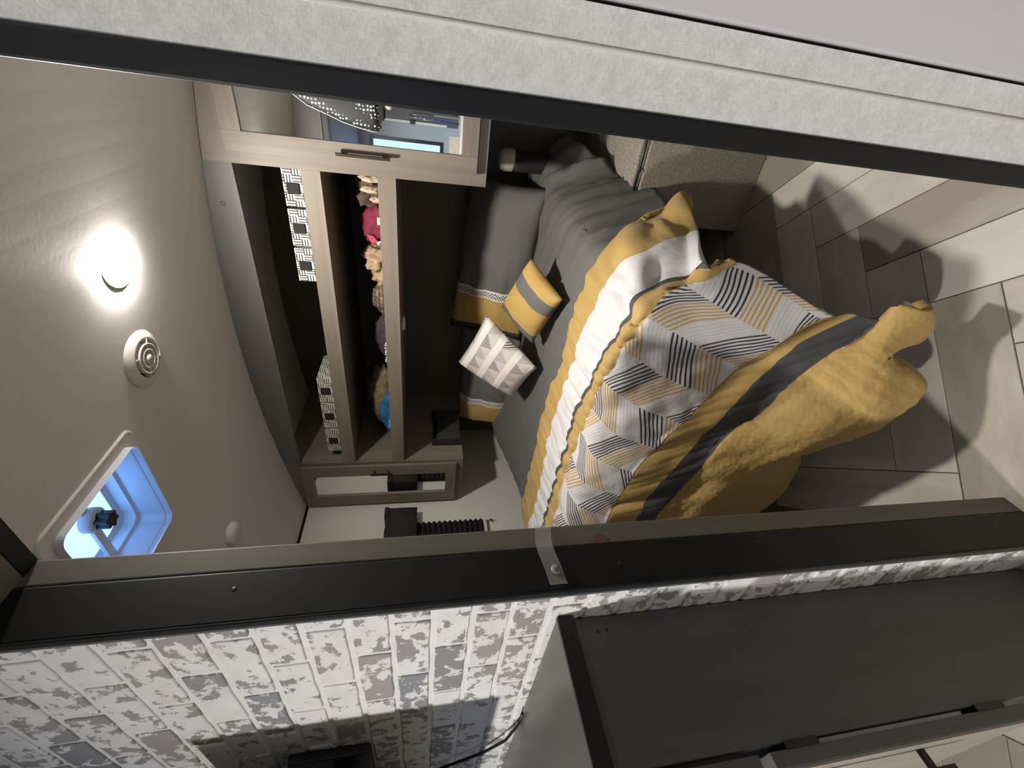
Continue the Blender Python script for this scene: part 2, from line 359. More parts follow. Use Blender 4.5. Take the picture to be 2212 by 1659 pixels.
def crom(P, ts):
    """Catmull-Rom through points P (n,3) at parameters ts in 0..n-1"""
    P = np.asarray(P, float); n = len(P); out = []
    for t in ts:
        i = min(int(t), n - 2); f = t - i
        p0, p1, p2, p3 = P[max(i - 1, 0)], P[i], P[i + 1], P[min(i + 2, n - 1)]
        out.append(0.5 * ((2 * p1) + (-p0 + p2) * f + (2 * p0 - 5 * p1 + 4 * p2 - p3) * f ** 2 + (-p0 + 3 * p1 - 3 * p2 + p3) * f ** 3))
    return np.array(out)
def resample(P, n):
    P = np.asarray(P, float)
    D = crom(P, np.linspace(0, len(P) - 1, 200))
    L = np.concatenate([[0], np.cumsum(np.linalg.norm(np.diff(D, axis=0), axis=1))])
    s = np.linspace(0, L[-1], n)
    return np.stack([np.interp(s, L, D[:, k]) for k in range(3)], 1)
def loft(name, rows, nu, sub, mat, parent, disp=None, thick=0.0, width=2.2, keep_index=False):
    """rows: [(v, points)]; smooth surface through them with UV = (metres across, row value v)"""
    R = []
    for v, P in rows:
        R.append(crom(P, np.linspace(0, len(P) - 1, nu)) if keep_index else resample(P, nu))
    R = np.array(R); V = np.array([r[0] for r in rows], float)
    ts = []; 
    for i in range(len(rows) - 1): ts += [i + k / sub for k in range(sub)]
    ts.append(len(rows) - 1.0); ts = np.array(ts)
    S = np.stack([crom(R[:, j], ts) for j in range(nu)], 1)      # (nt,nu,3)
    VV = np.interp(ts, np.arange(len(rows)), V)
    if disp is not None:
        du = np.gradient(S, axis=1); dv = np.gradient(S, axis=0)
        nn = np.cross(du, dv); nn /= np.linalg.norm(nn, axis=2, keepdims=True) + 1e-9
        for i in range(S.shape[0]):
            for j in range(nu):
                S[i, j] += nn[i, j] * disp(Vector(S[i, j]), VV[i], j / (nu - 1))
    bm = bmesh.new(); uvl = bm.loops.layers.uv.new('UVMap')
    G = [[bm.verts.new(S[i, j]) for j in range(nu)] for i in range(len(ts))]
    for i in range(len(ts) - 1):
        for j in range(nu - 1):
            f = bm.faces.new((G[i][j], G[i][j + 1], G[i + 1][j + 1], G[i + 1][j]))
            for lp, (a, c) in zip(f.loops, ((i, j), (i, j + 1), (i + 1, j + 1), (i + 1, j))):
                lp[uvl].uv = (c / (nu - 1) * width, VV[a])
    o = from_bm(name, bm, mat, parent, True)
    if thick:
        s = o.modifiers.new('thickness', 'SOLIDIFY'); s.thickness = thick; s.offset = 0.0
    return o
def pillow(name, c, mat, thick, label, cat, group=None, n=26, crease=0.006, seedv=0.0, parts=None):
    """c = corners bottom-left, bottom-right, top-right, top-left (UV 0,0 1,0 1,1 0,1) of the seam; puffed on both sides"""
    BL, BR, TR, TL = [Vector(p) for p in c]
    nrm = (BR - BL).cross(TL - BL).normalized()
    bm = bmesh.new(); uvl = bm.loops.layers.uv.new('UVMap')
    def pt(a, b, side):
        w = max(0.0, (1 - abs(2 * a - 1) ** 2.6)) ** 0.55 * max(0.0, (1 - abs(2 * b - 1) ** 2.6)) ** 0.55
        # seam pulls in between the corners
        pin = 0.05
        a2 = 0.5 + (a - 0.5) * (1 - pin * (1 - abs(2 * b - 1) ** 2)); b2 = 0.5 + (b - 0.5) * (1 - pin * (1 - abs(2 * a - 1) ** 2))
        p = BL * (1 - a2) * (1 - b2) + BR * a2 * (1 - b2) + TR * a2 * b2 + TL * (1 - a2) * b2
        k = noise.noise(Vector((a * 5 + seedv, b * 5, side))) * crease + noise.noise(Vector((a * 13 + seedv, b * 13, side))) * crease * 0.4
        return p + nrm * side * (thick / 2 * w + k * w)
    for side in (1, -1):
        G = [[bm.verts.new(pt(i / n, j / n, side)) for i in range(n + 1)] for j in range(n + 1)]
        for j in range(n):
            for i in range(n):
                q = [(j, i), (j, i + 1), (j + 1, i + 1), (j + 1, i)]
                if side < 0: q = q[::-1]
                f = bm.faces.new([G[a][b_] for a, b_ in q])
                for lp, (a, b_) in zip(f.loops, q): lp[uvl].uv = (b_ / n, a / n)
    bmesh.ops.remove_doubles(bm, verts=bm.verts[:], dist=0.0008)
    o = from_bm(name, bm, mat, None, True)
    return tag(o, label, cat, group)
def lump(name, c, r, mat, parent=None, seed=0, fold=0.25, freq=3.0, label=None, cat=None, group=None, sq=0.0, flat=None):
    """a soft folded heap of cloth"""
    bm = bmesh.new(); bmesh.ops.create_icosphere(bm, subdivisions=4, radius=1.0)
    sd = Vector((seed * 3.1, seed * 1.7, seed * 5.3))
    for v in bm.verts:
        d = v.co.normalized()
        k = 1 + fold * noise.noise(d * freq * 0.6 + sd) + fold * 0.6 * (abs(noise.noise(d * freq * 1.5 + sd * 2)) * 2 - 0.5)
        p = Vector((d.x * r[0] * k, d.y * r[1] * k, d.z * r[2] * k))
        if flat is not None: p.z = max(p.z, flat)
        v.co = Vector(c) + p
    o = from_bm(name, bm, mat, parent, True)
    if label: tag(o, label, cat, group)
    return o

XL, XR, YB, YD = -2.23, 0.08, 2.45, 0.462      # bedroom: left wall, right wall, back wall, door wall (bedroom side)
YF = 1.80                                       # fronts of wardrobes and shelves
YH = 0.345                                      # hall face of the brick wall
def ceil_z(x): return 2.140 - 0.09 * (x + 1.076) ** 2

# ------------------------------------------------------------------ floor with herringbone planks
floor = box('floor', XL - 0.3, 0.9, -3.0, YB + 0.1, -0.06, -0.006, 'sub'); tag(floor, kind='structure')
W_, L_ = 0.152, 0.608
def plank_mesh(nm):
    bm = bmesh.new(); g = 0.0012
    bm_box(bm, -L_ / 2 + g, L_ / 2 - g, -W_ / 2 + g, W_ / 2 - g, -0.008, 0.0)
    top = [e for e in bm.edges if all(v.co.z > -0.001 for v in e.verts)]
    bmesh.ops.bevel(bm, geom=top, offset=0.0014, segments=1, affect='EDGES')
    me = bpy.data.meshes.new(nm); bm.to_mesh(me); bm.free(); me.materials.append(M['plank']); return me
PM = plank_mesh('plank')
ca, sa = math.cos(math.radians(45)), math.sin(math.radians(45))
cnt = 0
for i in range(-40, 41):
    for j in range(-14, 15):
        ox, oy = i * W_ + j * L_, i * W_ - j * L_
        for kind_, (cx_, cy_) in enumerate(((L_ / 2, W_ / 2), (L_ + W_ / 2, W_ - L_ / 2))):
            px, py = ox + cx_ + 0.07, oy + cy_ + 0.05
            X, Y = -0.7 + px * ca - py * sa, 0.9 + px * sa + py * ca
            inbed = -1.35 < X < 0.20 and 0.42 < Y < 1.90
            inhall = -1.9 < X < 0.55 and -2.6 < Y <= 0.42
            if inbed or inhall:
                o = bpy.data.objects.new('plank', PM); COL.objects.link(o); o.parent = floor
                o.rotation_euler.z = math.radians(45 + 90 * kind_)
                o.location = Vector((X, Y, 0.0)) - wpos(floor); cnt += 1

# ------------------------------------------------------------------ ceilings and outer walls
def arched(name, y0, y1, mat, hole=None, x0=XL - 0.02, x1=XR + 0.02, th=0.03, lower=0.0):
    bm = bmesh.new(); xs = list(np.linspace(x0, x1, 41)); ys = [y0, y1]
    if hole: xs += [hole[0], hole[1]]; ys += [hole[2], hole[3]]
    xs = sorted(set(xs)); ys = sorted(set(ys))
    for a, b_ in zip(xs, xs[1:]):
        for c, d in zip(ys, ys[1:]):
            if hole and a >= hole[0] - 1e-6 and b_ <= hole[1] + 1e-6 and c >= hole[2] - 1e-6 and d <= hole[3] + 1e-6: continue
            za, zb = ceil_z(a) - lower, ceil_z(b_) - lower
            vs = [bm.verts.new(p) for p in ((a, c, za), (b_, c, zb), (b_, d, zb), (a, d, za), (a, c, za + th), (b_, c, zb + th), (b_, d, zb + th), (a, d, za + th))]
            for f in ((0, 3, 2, 1), (4, 5, 6, 7), (0, 1, 5, 4), (1, 2, 6, 5), (2, 3, 7, 6), (3, 0, 4, 7)): bm.faces.new([vs[k] for k in f])
    bmesh.ops.remove_doubles(bm, verts=bm.verts[:], dist=1e-5)
    o = from_bm(name, bm, mat, None); 
    for p in o.data.polygons: p.use_smooth = abs(p.normal.z) > 0.5 and len(p.vertices) == 4 and False
    return o
HX0, HX1, HY0, HY1 = -1.255, -0.938, 0.690, 1.003      # roof hatch opening
tag(arched('ceiling', YH - 0.01, YB + 0.05, 'ceiling', (HX0, HX1, HY0, HY1)), kind='structure')
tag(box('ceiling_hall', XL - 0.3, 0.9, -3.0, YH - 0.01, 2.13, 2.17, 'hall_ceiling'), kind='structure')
# left wall with a window opening behind the black shade
wl = box('wall_left', XL - 0.04, XL, YD - 0.02, YB + 0.05, -0.05, 2.2, 'white_wall'); tag(wl, kind='structure')
tag(box('wall_right', XR, XR + 0.04, YD - 0.02, YB + 0.05, -0.05, 2.2, 'hall_dark'), kind='structure')
tag(box('wall_back', XL, XR, YB, YB + 0.04, -0.05, 2.2, 'dark_panel'), kind='structure')
# dark seam trim where left wall meets the ceiling
zc = ceil_z(XL)
tag(box('trim_1', XL, XL + 0.006, YD, YF, zc - 0.012, zc + 0.012, 'black_trim'), kind='structure')

# ------------------------------------------------------------------ door wall: brick side (left), woven side (right), header
JX, JR, JZ = -0.665, -0.0285, 1.905                # left jamb face, right jamb face, head height
bw = box('wall_brick', XL - 0.3, JX - 0.004, YH + 0.0035, YD - 0.008, 0, 2.13, 'grout'); tag(bw, kind='structure')
bl, bh = 0.205, 0.0655
def brick_mesh(nm, wdt, hgt, sd):
    rs = random.Random(sd); bm = bmesh.new(); g = 0.0055
    n = 5
    def edge(p0, p1):
        return [(p0[0] + (p1[0] - p0[0]) * k / n + rs.uniform(-.0016, .0016), p0[1] + (p1[1] - p0[1]) * k / n + rs.uniform(-.0016, .0016)) for k in range(n)]
    a, c = wdt / 2 - g, hgt / 2 - g * 0.8
    P = edge((-a, -c), (a, -c)) + edge((a, -c), (a, c))[::2] + edge((a, c), (-a, c)) + edge((-a, c), (-a, -c))[::2]
    A = [bm.verts.new((x, 0.008, z)) for x, z in P]; B = [bm.verts.new((x * 0.985, 0.0012, z * 0.96)) for x, z in P]; C_ = [bm.verts.new((x * 0.97, 0.0, z * 0.91)) for x, z in P]
    bm.faces.new(C_[::-1] if False else C_)
    for k in range(len(P)):
        k2 = (k + 1) % len(P)
        bm.faces.new((A[k], A[k2], B[k2], B[k])); bm.faces.new((B[k], B[k2], C_[k2], C_[k]))
    bmesh.ops.recalc_face_normals(bm, faces=bm.faces[:])
    me = bpy.data.meshes.new(nm); bm.to_mesh(me); bm.free(); me.materials.append(M['brick']); return me
BMS = [brick_mesh('brick', bl, bh, s) for s in range(5)]
zb0 = 1.3005 - 20 * bh                              # a course joint measured at z 1.3005 (mid of the joint at 1.332 and 1.265)
rows_ = int((2.13 - 0.0) / bh) + 2
for rI in range(rows_):
    zc_ = 1.2985 - (20 - rI) * bh
    if zc_ < 0.02 or zc_ > 2.10: continue
    xo = JX - 0.004 - (0.155 if rI % 2 == 0 else 0.0525)
    k = 0
    # first cut brick at the edge of the opening
    xe = JX - 0.005
    cuts = [(xe, xo)] + [(xo - i * bl, xo - (i + 1) * bl) for i in range(8)]
    for (b_, a_) in cuts:
        if a_ < XL - 0.1: continue
        if b_ - a_ < 0.02: continue
        if (zc_ < 1.05 and b_ < -0.80): continue     # hidden behind the console
        wdt = b_ - a_
        me = BMS[(rI * 3 + k) % 5] if abs(wdt - bl) < 1e-4 else brick_mesh('brick', wdt, bh, rI)
        o = bpy.data.objects.new('brick', me); COL.objects.link(o); o.parent = bw
        o.location = Vector(((a_ + b_) / 2, YH, zc_)) - wpos(bw); k += 1
# door lining and black edge boards
tag(box('trim_jamb', JX - 0.006, JX, 0.4215, YD, 0, JZ + 0.03, 'jamb', None, 0.002), kind='structure')
jb = box('trim_black_board', JX - 0.006, JX + 0.003, YH - 0.004, 0.418, 0, 2.13, 'black_trim', None, 0.0025); tag(jb, kind='structure')
for (yy, zz_) in ((0.378, 1.013), (0.397, 0.722), (0.386, 0.136), (0.392, 0.404), (0.39, 1.62)):
    lathe('screw', [(0.0, 0.0), (0.0035, 0.0), (0.0033, 0.0003), (0.0018, 0.0004), (0, 0.0001)], (JX + 0.003, yy, zz_), (1, 0, 0), 'black_plastic', jb, 12)
tag(box('trim_edge_bead', JX - 0.006, JX - 0.001, YH - 0.011, YH - 0.004, 0, 2.13, plain('bead_grey', (0.10, 0.105, 0.11), 0.35)), kind='structure')
tag(box('trim_header', JX, JR, 0.437, YD + 0.002, JZ, JZ + 0.03, 'black_trim'), kind='structure')
tag(box('trim_head_lining', JX, JR, YH, 0.436, JZ + 0.001, JZ + 0.025, 'jamb'), kind='structure')
tag(box('wall_over_door', JX - 0.004, JR, YH + 0.01, YD - 0.008, JZ + 0.026, 2.13, 'grey_header'), kind='structure')
tag(box('wall_over_door_bedroom', XL, XR, YD - 0.006, YD + 0.004, JZ + 0.034, 2.075, 'grey_header'), kind='structure')
tag(box('wall_door_left_bedroom', XL, JX - 0.006, YD - 0.006, YD + 0.004, 0, JZ + 0.034, 'hall_dark'), kind='structure')
tag(box('wall_door_right_bedroom', JR, XR, YD - 0.006, YD + 0.004, 0, JZ + 0.034, 'hall_dark'), kind='structure')
# right: black strip, woven panel with a pale bead, smooth white panel beside it
YP = 0.36
tag(box('wall_woven', JR + 0.004, 0.044, YP, YD - 0.008, 0, 2.13, 'woven'), kind='structure')
tag(box('trim_black_strip', JR, -0.0105, YP - 0.002, YD - 0.008, 0, 2.13, 'black_trim', None, 0.002), kind='structure')
tag(tube('trim_bead', [(0.0215, YP - 0.0005, 0.0), (0.0215, YP - 0.0005, 2.12)], 0.0017, 'white_paint'), kind='structure')
tag(box('wall_smooth', 0.0465, 0.9, YP - 0.004, YD - 0.008, 0, 2.13, 'smooth_white', None, 0.002), kind='structure')
tag(box('wall_seal', 0.04, 0.05, YP + 0.008, YD - 0.01, 0, 2.13, 'black_trim'), kind='structure')

# ------------------------------------------------------------------ hall shell behind the camera, with a kitchen window
KX0, KX1, KZ0, KZ1 = -1.45, -0.84, 1.12, 1.98       # window opening in the far kitchen wall
YK = -2.75
def wall_with_hole(name, y0, y1, x0, x1, z0, z1, hx0, hx1, hz0, hz1, mat):
    bm = bmesh.new()
    bm_box(bm, x0, hx0, y0, y1, z0, z1); bm_box(bm, hx1, x1, y0, y1, z0, z1)
    bm_box(bm, hx0, hx1, y0, y1, z0, hz0); bm_box(bm, hx0, hx1, y0, y1, hz1, z1)
    return tag(from_bm(name, bm, mat), kind='structure')
wall_with_hole('wall_kitchen', YK - 0.05, YK, XL - 0.3, 0.9, 0, 2.15, KX0, KX1, KZ0, KZ1, 'hall_wall_day_tint')
tag(box('wall_hall_left', XL - 0.34, XL - 0.3, -2.8, YH + 0.02, 0, 2.15, 'hall_dark'), kind='structure')
tag(box('wall_hall_right', 0.9, 0.94, -2.8, YD, 0, 2.15, 'hall_dark'), kind='structure')
wn = box('window_1', KX0 + 0.02, KX1 - 0.02, YK - 0.03, YK - 0.026, KZ0 + 0.02, KZ1 - 0.02, 'glass'); tag(wn, kind='structure')
for (a, b_, c, d) in ((KX0 - 0.02, KX1 + 0.02, KZ0 - 0.02, KZ0 + 0.02), (KX0 - 0.02, KX1 + 0.02, KZ1 - 0.02, KZ1 + 0.02), (KX0 - 0.02, KX0 + 0.02, KZ0 + 0.02, KZ1 - 0.02), (KX1 - 0.02, KX1 + 0.02, KZ0 + 0.02, KZ1 - 0.02)):
    box('window_frame', a, b_, YK - 0.04, YK + 0.012, c, d, 'black_plastic', wn)

# ------------------------------------------------------------------ ceiling fittings in the bedroom
zl_ = ceil_z(-0.51)
t = thing('ceiling_light', (-0.510, 1.205, zl_), 'lit round white ceiling lamp above the bed', 'lamp')
lathe('rim', [(0.062, 0.0), (0.0615, -0.0008), (0.058, -0.0008), (0.0, -0.0008)], (-0.510, 1.205, zl_), (0, 0, 1), 'white_plastic', t)
lathe('lens', [(0.0575, -0.001), (0.057, -0.004), (0.050, -0.0072), (0.028, -0.0095), (0, -0.010)], (-0.510, 1.205, zl_), (0, 0, 1), 'bed_led', t, caps=False)

zv = ceil_z(-0.783) - 0.001
t = thing('air_vent', (-0.783, 1.185, zv), 'round white ceiling air vent with curved vanes', 'vent')
cv = (-0.783, 1.185, zv)
lathe('flange', [(0.082, 0.001), (0.082, -0.003), (0.076, -0.008), (0.062, -0.016), (0.057, -0.016), (0.057, -0.006), (0.055, 0.0)], cv, (0, 0, 1), 'white_plastic', t, caps=False)
lathe('throat', [(0.056, -0.0008), (0.0, -0.0008)], cv, (0, 0, 1), 'black_plastic', t, caps=False)
for rr_ in (0.040, 0.024):
    lathe('vane', [(rr_, -0.003), (rr_, -0.019), (rr_ + 0.004, -0.019), (rr_ + 0.004, -0.003)], cv, (0, 0, 1), 'white_plastic', t, caps=False)
lathe('hub', [(0.012, -0.002), (0.012, -0.020), (0.0, -0.021)], cv, (0, 0, 1), 'white_plastic', t, caps=False)
for ang in (25, 115, 205, 295):
    a_ = math.radians(ang); d_ = Vector((math.cos(a_), math.sin(a_), 0)); pr = Vector((-d_.y, d_.x, 0)) * 0.002
    bm = bmesh.new(); c0 = Vector(cv)
    q = [c0 + d_ * 0.010 + pr, c0 + d_ * 0.057 + pr, c0 + d_ * 0.057 - pr, c0 + d_ * 0.010 - pr]
    lo = [bm.verts.new(p + Vector((0, 0, -0.018))) for p in q]; hi = [bm.verts.new(p + Vector((0, 0, -0.004))) for p in q]
    bm.faces.new(lo[::-1]); bm.faces.new(hi)
    for k in range(4): bm.faces.new((lo[k], lo[(k + 1) % 4], hi[(k + 1) % 4], hi[k]))
    bmesh.ops.recalc_face_normals(bm, faces=bm.faces[:]); from_bm('spoke', bm, 'white_plastic', t)
zs = ceil_z(-1.65)
tag(lathe('smoke_alarm', [(0.048, 0.006), (0.048, -0.012), (0.040, -0.022), (0.020, -0.026), (0, -0.026)], (-1.655, 1.215, zs), (0, 0, 1), 'ceiling'), 'small round ceiling alarm above the black window shade', 'alarm')

# roof hatch: rounded frame, well, milky lid, knob on a cross bar
def rrect(x0, x1, y0, y1, r, n=6):
    P = []
    for cx_, cy_, a0 in ((x1 - r, y1 - r, 0), (x0 + r, y1 - r, 90), (x0 + r, y0 + r, 180), (x1 - r, y0 + r, 270)):
        for k in range(n + 1):
            a = math.radians(a0 + 90 * k / n); P.append((cx_ + r * math.cos(a), cy_ + r * math.sin(a)))
    return P
def ring(name, levels, mat, parent, smooth=False):
    """levels: [(outline pts, z)] joined in order"""
    bm = bmesh.new(); R = [[bm.verts.new((x, y, z if not callable(z) else z(x))) for x, y in P] for P, z in levels]
    for A, B in zip(R, R[1:]):
        for k in range(len(A)): bm.faces.new((A[k], A[(k + 1) % len(A)], B[(k + 1) % len(B)], B[k]))
    bmesh.ops.recalc_face_normals(bm, faces=bm.faces[:])
    return from_bm(name, bm, mat, parent, smooth)
t = thing('roof_hatch', ((HX0 + HX1) / 2, (HY0 + HY1) / 2, ceil_z(-1.1)), 'square ceiling hatch glowing blue with daylight beside the doorway', 'skylight')
cz = lambda d: (lambda x: ceil_z(x) + d)
ring('frame', [(rrect(HX0 - 0.032, HX1 + 0.032, HY0 - 0.032, HY1 + 0.032, 0.03), cz(0.002)), (rrect(HX0 - 0.032, HX1 + 0.032, HY0 - 0.032, HY1 + 0.032, 0.03), cz(-0.0035)), (rrect(HX0 - 0.029, HX1 + 0.029, HY0 - 0.029, HY1 + 0.029, 0.03), cz(-0.006)),
      (rrect(HX0 + 0.002, HX1 - 0.002, HY0 + 0.002, HY1 - 0.002, 0.025), cz(-0.005)), (rrect(HX0 + 0.002, HX1 - 0.002, HY0 + 0.002, HY1 - 0.002, 0.025), cz(0.001))], 'ceiling', t)
ring('well', [(rrect(HX0 + 0.001, HX1 - 0.001, HY0 + 0.001, HY1 - 0.001, 0.025), 2.115), (rrect(HX0 + 0.001, HX1 - 0.001, HY0 + 0.001, HY1 - 0.001, 0.025), 2.20), (rrect(HX0 + 0.01, HX1 - 0.01, HY0 + 0.01, HY1 - 0.01, 0.03), 2.205), (rrect(HX0 + 0.012, HX1 - 0.012, HY0 + 0.012, HY1 - 0.012, 0.035), 2.235),
      (rrect(HX0 + 0.03, HX1 - 0.03, HY0 + 0.03, HY1 - 0.03, 0.05), 2.24)], 'hatch_white', t)
bm = bmesh.new(); prev = None
for k, (ins_, z) in enumerate(((0.025, 2.243), (0.03, 2.262), (0.045, 2.278), (0.075, 2.287), (0.11, 2.29))):
    R = [bm.verts.new((x, y, z)) for x, y in rrect(HX0 + ins_, HX1 - ins_, HY0 + ins_, HY1 - ins_, 0.045)]
    if prev:
        for i in range(len(R)): bm.faces.new((prev[i], prev[(i + 1) % len(R)], R[(i + 1) % len(R)], R[i]))
    prev = R
bm.faces.new(prev); from_bm('lid', bm, 'lid', t, True)
hc = ((HX0 + HX1) / 2 + 0.01, (HY0 + HY1) / 2 + 0.02)
box('cross_bar', HX0 + 0.008, HX1 - 0.008, hc[1] - 0.012, hc[1] + 0.012, 2.205, 2.217, 'white_plastic', t, 0.003)
lathe('boss', [(0.034, 2.213), (0.034, 2.190), (0.028, 2.184), (0, 2.184)], (hc[0], hc[1], 0), (0, 0, 1), 'white_plastic', t, caps=False)
bm = bmesh.new(); P = []
for k in range(48):
    a = 2 * math.pi * k / 48; r_ = 0.021 + 0.0035 * math.cos(6 * a); P.append((hc[0] + r_ * math.cos(a), hc[1] + r_ * math.sin(a)))
lo = [bm.verts.new((x, y, 2.155)) for x, y in P]; hi = [bm.verts.new((x, y, 2.186)) for x, y in P]
bm.faces.new(lo[::-1]); bm.faces.new(hi)
for k in range(48): bm.faces.new((lo[k], lo[(k + 1) % 48], hi[(k + 1) % 48], hi[k]))
bmesh.ops.recalc_face_normals(bm, faces=bm.faces[:]); from_bm('knob', bm, 'black_plastic', t)

# ------------------------------------------------------------------ wardrobes (mirror doors) and the shelf bridge between them
def wardrobe(x0, x1, dx0, dx1, mx0, mx1, hx, label, hz=(1.525, 1.625), inner='right'):
    zb = 1.112; t = thing('wardrobe', ((x0 + x1) / 2, (YF + YB) / 2, zb), label, 'wardrobe', 'mirrored wardrobes beside the bed')
    n = 14; xs = np.linspace(x0, x1, n)
    def slab(nm, a, b_, y0, y1, z0, mat):
        xs_ = np.linspace(a, b_, n); pts = [(a, z0), (b_, z0)] + [(x, ceil_z(x) - 0.002) for x in xs_[::-1]]
        return prism(nm, pts, 1, y0, y1, mat, t)
    th = 0.018
    slab('side_panel', x0, x0 + th, YF + 0.02, YB - 0.002, zb, 'wood_v'); slab('side_panel', x1 - th, x1, YF + 0.02, YB - 0.002, zb, 'wood_v')
    box('bottom_panel', x0 + th, x1 - th, YF + 0.02, YB - 0.002, zb, zb + th, 'wood_h', t)
    # face frame
    slab('stile', x0, x0 + 0.045, YF, YF + 0.02, zb, 'wood_v'); slab('stile', x1 - 0.045, x1, YF, YF + 0.02, zb, 'wood_v')
    box('rail', x0 + 0.045, x1 - 0.045, YF, YF + 0.02, zb, zb + 0.05, 'wood_h', t); slab('rail', x0 + 0.045, x1 - 0.045, YF, YF + 0.02, 1.985, 'wood_h')
    # door
    z0, z1 = 1.152, 2.005
    d = box('door', dx0 + 0.01, dx1 - 0.01, YF - 0.006, YF - 0.001, z0 + 0.01, z1 - 0.01, 'dark_panel', t)
    fw0, fw1 = mx0, mx1
    for nm, (a, b_, c, e), mt in (('door_stile', (dx0, mx0, z0, z1), 'wood_v'), ('door_stile', (mx1, dx1, z0, z1), 'wood_v'), ('door_rail', (mx0, mx1, z0, 1.212), 'wood_h'), ('door_rail', (mx0, mx1, 1.945, z1), 'wood_h')):
        box(nm, a, b_, YF - 0.022, YF - 0.006, c, e, mt, d, 0.0015)
    mi = box('mirror', mx0, mx1, YF - 0.013, YF - 0.0062, 1.212, 1.945, 'mirror', d)
    h = box('handle', hx - 0.005, hx + 0.005, YF - 0.052, YF - 0.042, hz[0] - 0.01, hz[1] + 0.01, 'bronze', d, 0.002)
    for z in (hz[0] + 0.012, hz[1] - 0.012): box('handle_post', hx - 0.004, hx + 0.004, YF - 0.043, YF - 0.0215, z - 0.004, z + 0.004, 'bronze', d)
    return t
wardrobe(-0.370, 0.078, -0.328, 0.040, -0.265, -0.022, -0.300, 'tall grey oak wardrobe with mirror door beside the black strip', (1.475, 1.640))
wardrobe(-2.228, -1.868, -2.205, -1.884, -2.125, -1.960, -1.928, 'narrow grey oak wardrobe with mirror door by the white wall')
X0s, X1s = -1.868, -0.370
sh = thing('shelf_unit', ((X0s + X1s) / 2, 2.1, 1.45), 'two grey oak open shelves bridging the wardrobes over the pillows', 'shelf')
xs_ = np.linspace(X0s, X1s, 40)
prism('header', [(X0s, 2.003), (X1s, 2.003)] + [(x, ceil_z(x) - 0.001) for x in xs_[::-1]], 1, YF, YF + 0.018, 'grey_header', sh)
lathe('header_plug', [(0.0, 0.0), (0.009, 0.0), (0.009, 0.001), (0, 0.0018)], (-0.51, YF, 2.062), (0, -1, 0), 'grey_header', sh, 16)
for z0, z1 in ((1.715, 1.782), (1.450, 1.516)):
    box('shelf_lip', X0s, X1s, YF, YF + 0.02, z0, z1, 'wood_h', sh, 0.001)
    box('shelf', X0s, X1s, YF + 0.02, YB - 0.001, z0 + 0.002, z0 + 0.018, 'wood_h', sh)
tag(lathe('puck_light', [(0.036, 1.452), (0.036, 1.440), (0.030, 1.434), (0, 1.433)], (-1.066, 1.96, 0), (0, 0, 1), 'puck'), 'unlit round puck light under the lower shelf', 'lamp')

# six woven-print boxes on the top shelf
def storage_box(x0, x1, label, tilt=0.0, first=False):
    y0, y1, z0, z1 = 1.838, 2.05, 1.7335, 1.858
    t = thing('storage_box', ((x0 + x1) / 2, (y0 + y1) / 2, z0), label, 'box', 'basket-print boxes on the top shelf')
    bd = box('body', x0 + 0.002, x1 - 0.002, y0, y1, z0, z1, 'bin', t, 0.003)
    cx_ = (x0 + x1) / 2
    box('handle_tab', cx_ - 0.021, cx_ + 0.019, y0 - 0.006, y0 - 0.0005, 1.803, 1.846, 'black_cloth', t, 0.002)
    return t
storage_box(-0.514, -0.376, 'black-and-white woven-print box next to the tall wardrobe')
storage_box(-0.665, -0.519, 'middle of three woven-print boxes at the tall wardrobe end of the top shelf')
storage_box(-0.815, -0.672, 'woven-print box with empty shelf on its left')
storage_box(-1.470, -1.318, 'woven-print box with empty shelf on its right')
storage_box(-1.644, -1.474, 'middle of three woven-print boxes near the narrow wardrobe')
storage_box(-1.815, -1.650, 'woven-print box against the narrow wardrobe side')

# clothes on the lower shelf
zsf = 1.468
j = thing('jacket', (-0.45, 2.03, zsf), 'brown jacket with cream fleece lining on the shelf by the tall wardrobe', 'clothing')
lump('body', (-0.468, 2.06, 1.555), (0.070, 0.12, 0.085), 'brown', j, 1, 0.35)
for k, (a, y_, z_) in enumerate(((-0.408, 1.95, 1.545), (-0.447, 1.945, 1.552), (-0.482, 1.93, 1.525))):
    lump('lining', (a, y_, z_), (0.013, 0.04, 0.058 - 0.012 * k), 'beige_cloth', j, 40 + k, 0.25)
j = thing('folded_shirt', (-0.605, 2.0, zsf), 'folded maroon sports shirt with pale print on the lower shelf', 'clothing')
lump('body', (-0.605, 2.04, 1.535), (0.098, 0.12, 0.080), 'maroon', j, 4, 0.18)
lump('sleeve', (-0.555, 1.955, 1.505), (0.060, 0.06, 0.052), 'maroon', j, 7, 0.2)
box('print_number', -0.575, -0.545, 1.897, 1.901, 1.518, 1.535, 'pale_print', j)
prism('print_bird', [(-0.665, 1.565), (-0.625, 1.585), (-0.632, 1.556), (-0.660, 1.535)], 1, 1.925, 1.929, 'red_print', j)
prism('print_beak', [(-0.672, 1.540), (-0.656, 1.545), (-0.648, 1.520)], 1, 1.922, 1.926, 'pale_print', j)
j = thing('fleece_top', (-0.77, 1.99, zsf), 'crumpled tan fleece beside the maroon shirt', 'clothing')
lump('body', (-0.745, 2.00, 1.540), (0.055, 0.08, 0.072), 'tan', j, 11, 0.4, 3.5)
lump('sleeve', (-0.825, 2.00, 1.520), (0.055, 0.08, 0.055), 'tan', j, 13, 0.4, 3.5)
tag(lump('plaid_cloth', (-0.955, 2.03, 1.525), (0.085, 0.09, 0.062), 'plaid', None, 17, 0.2), 'brown checked cloth in the middle of the lower shelf', 'clothing')
tag(lump('plum_cloth', (-1.165, 2.06, 1.525), (0.11, 0.10, 0.066), 'plum', None, 19, 0.25), 'dark plum cloth behind the string of beads', 'clothing')
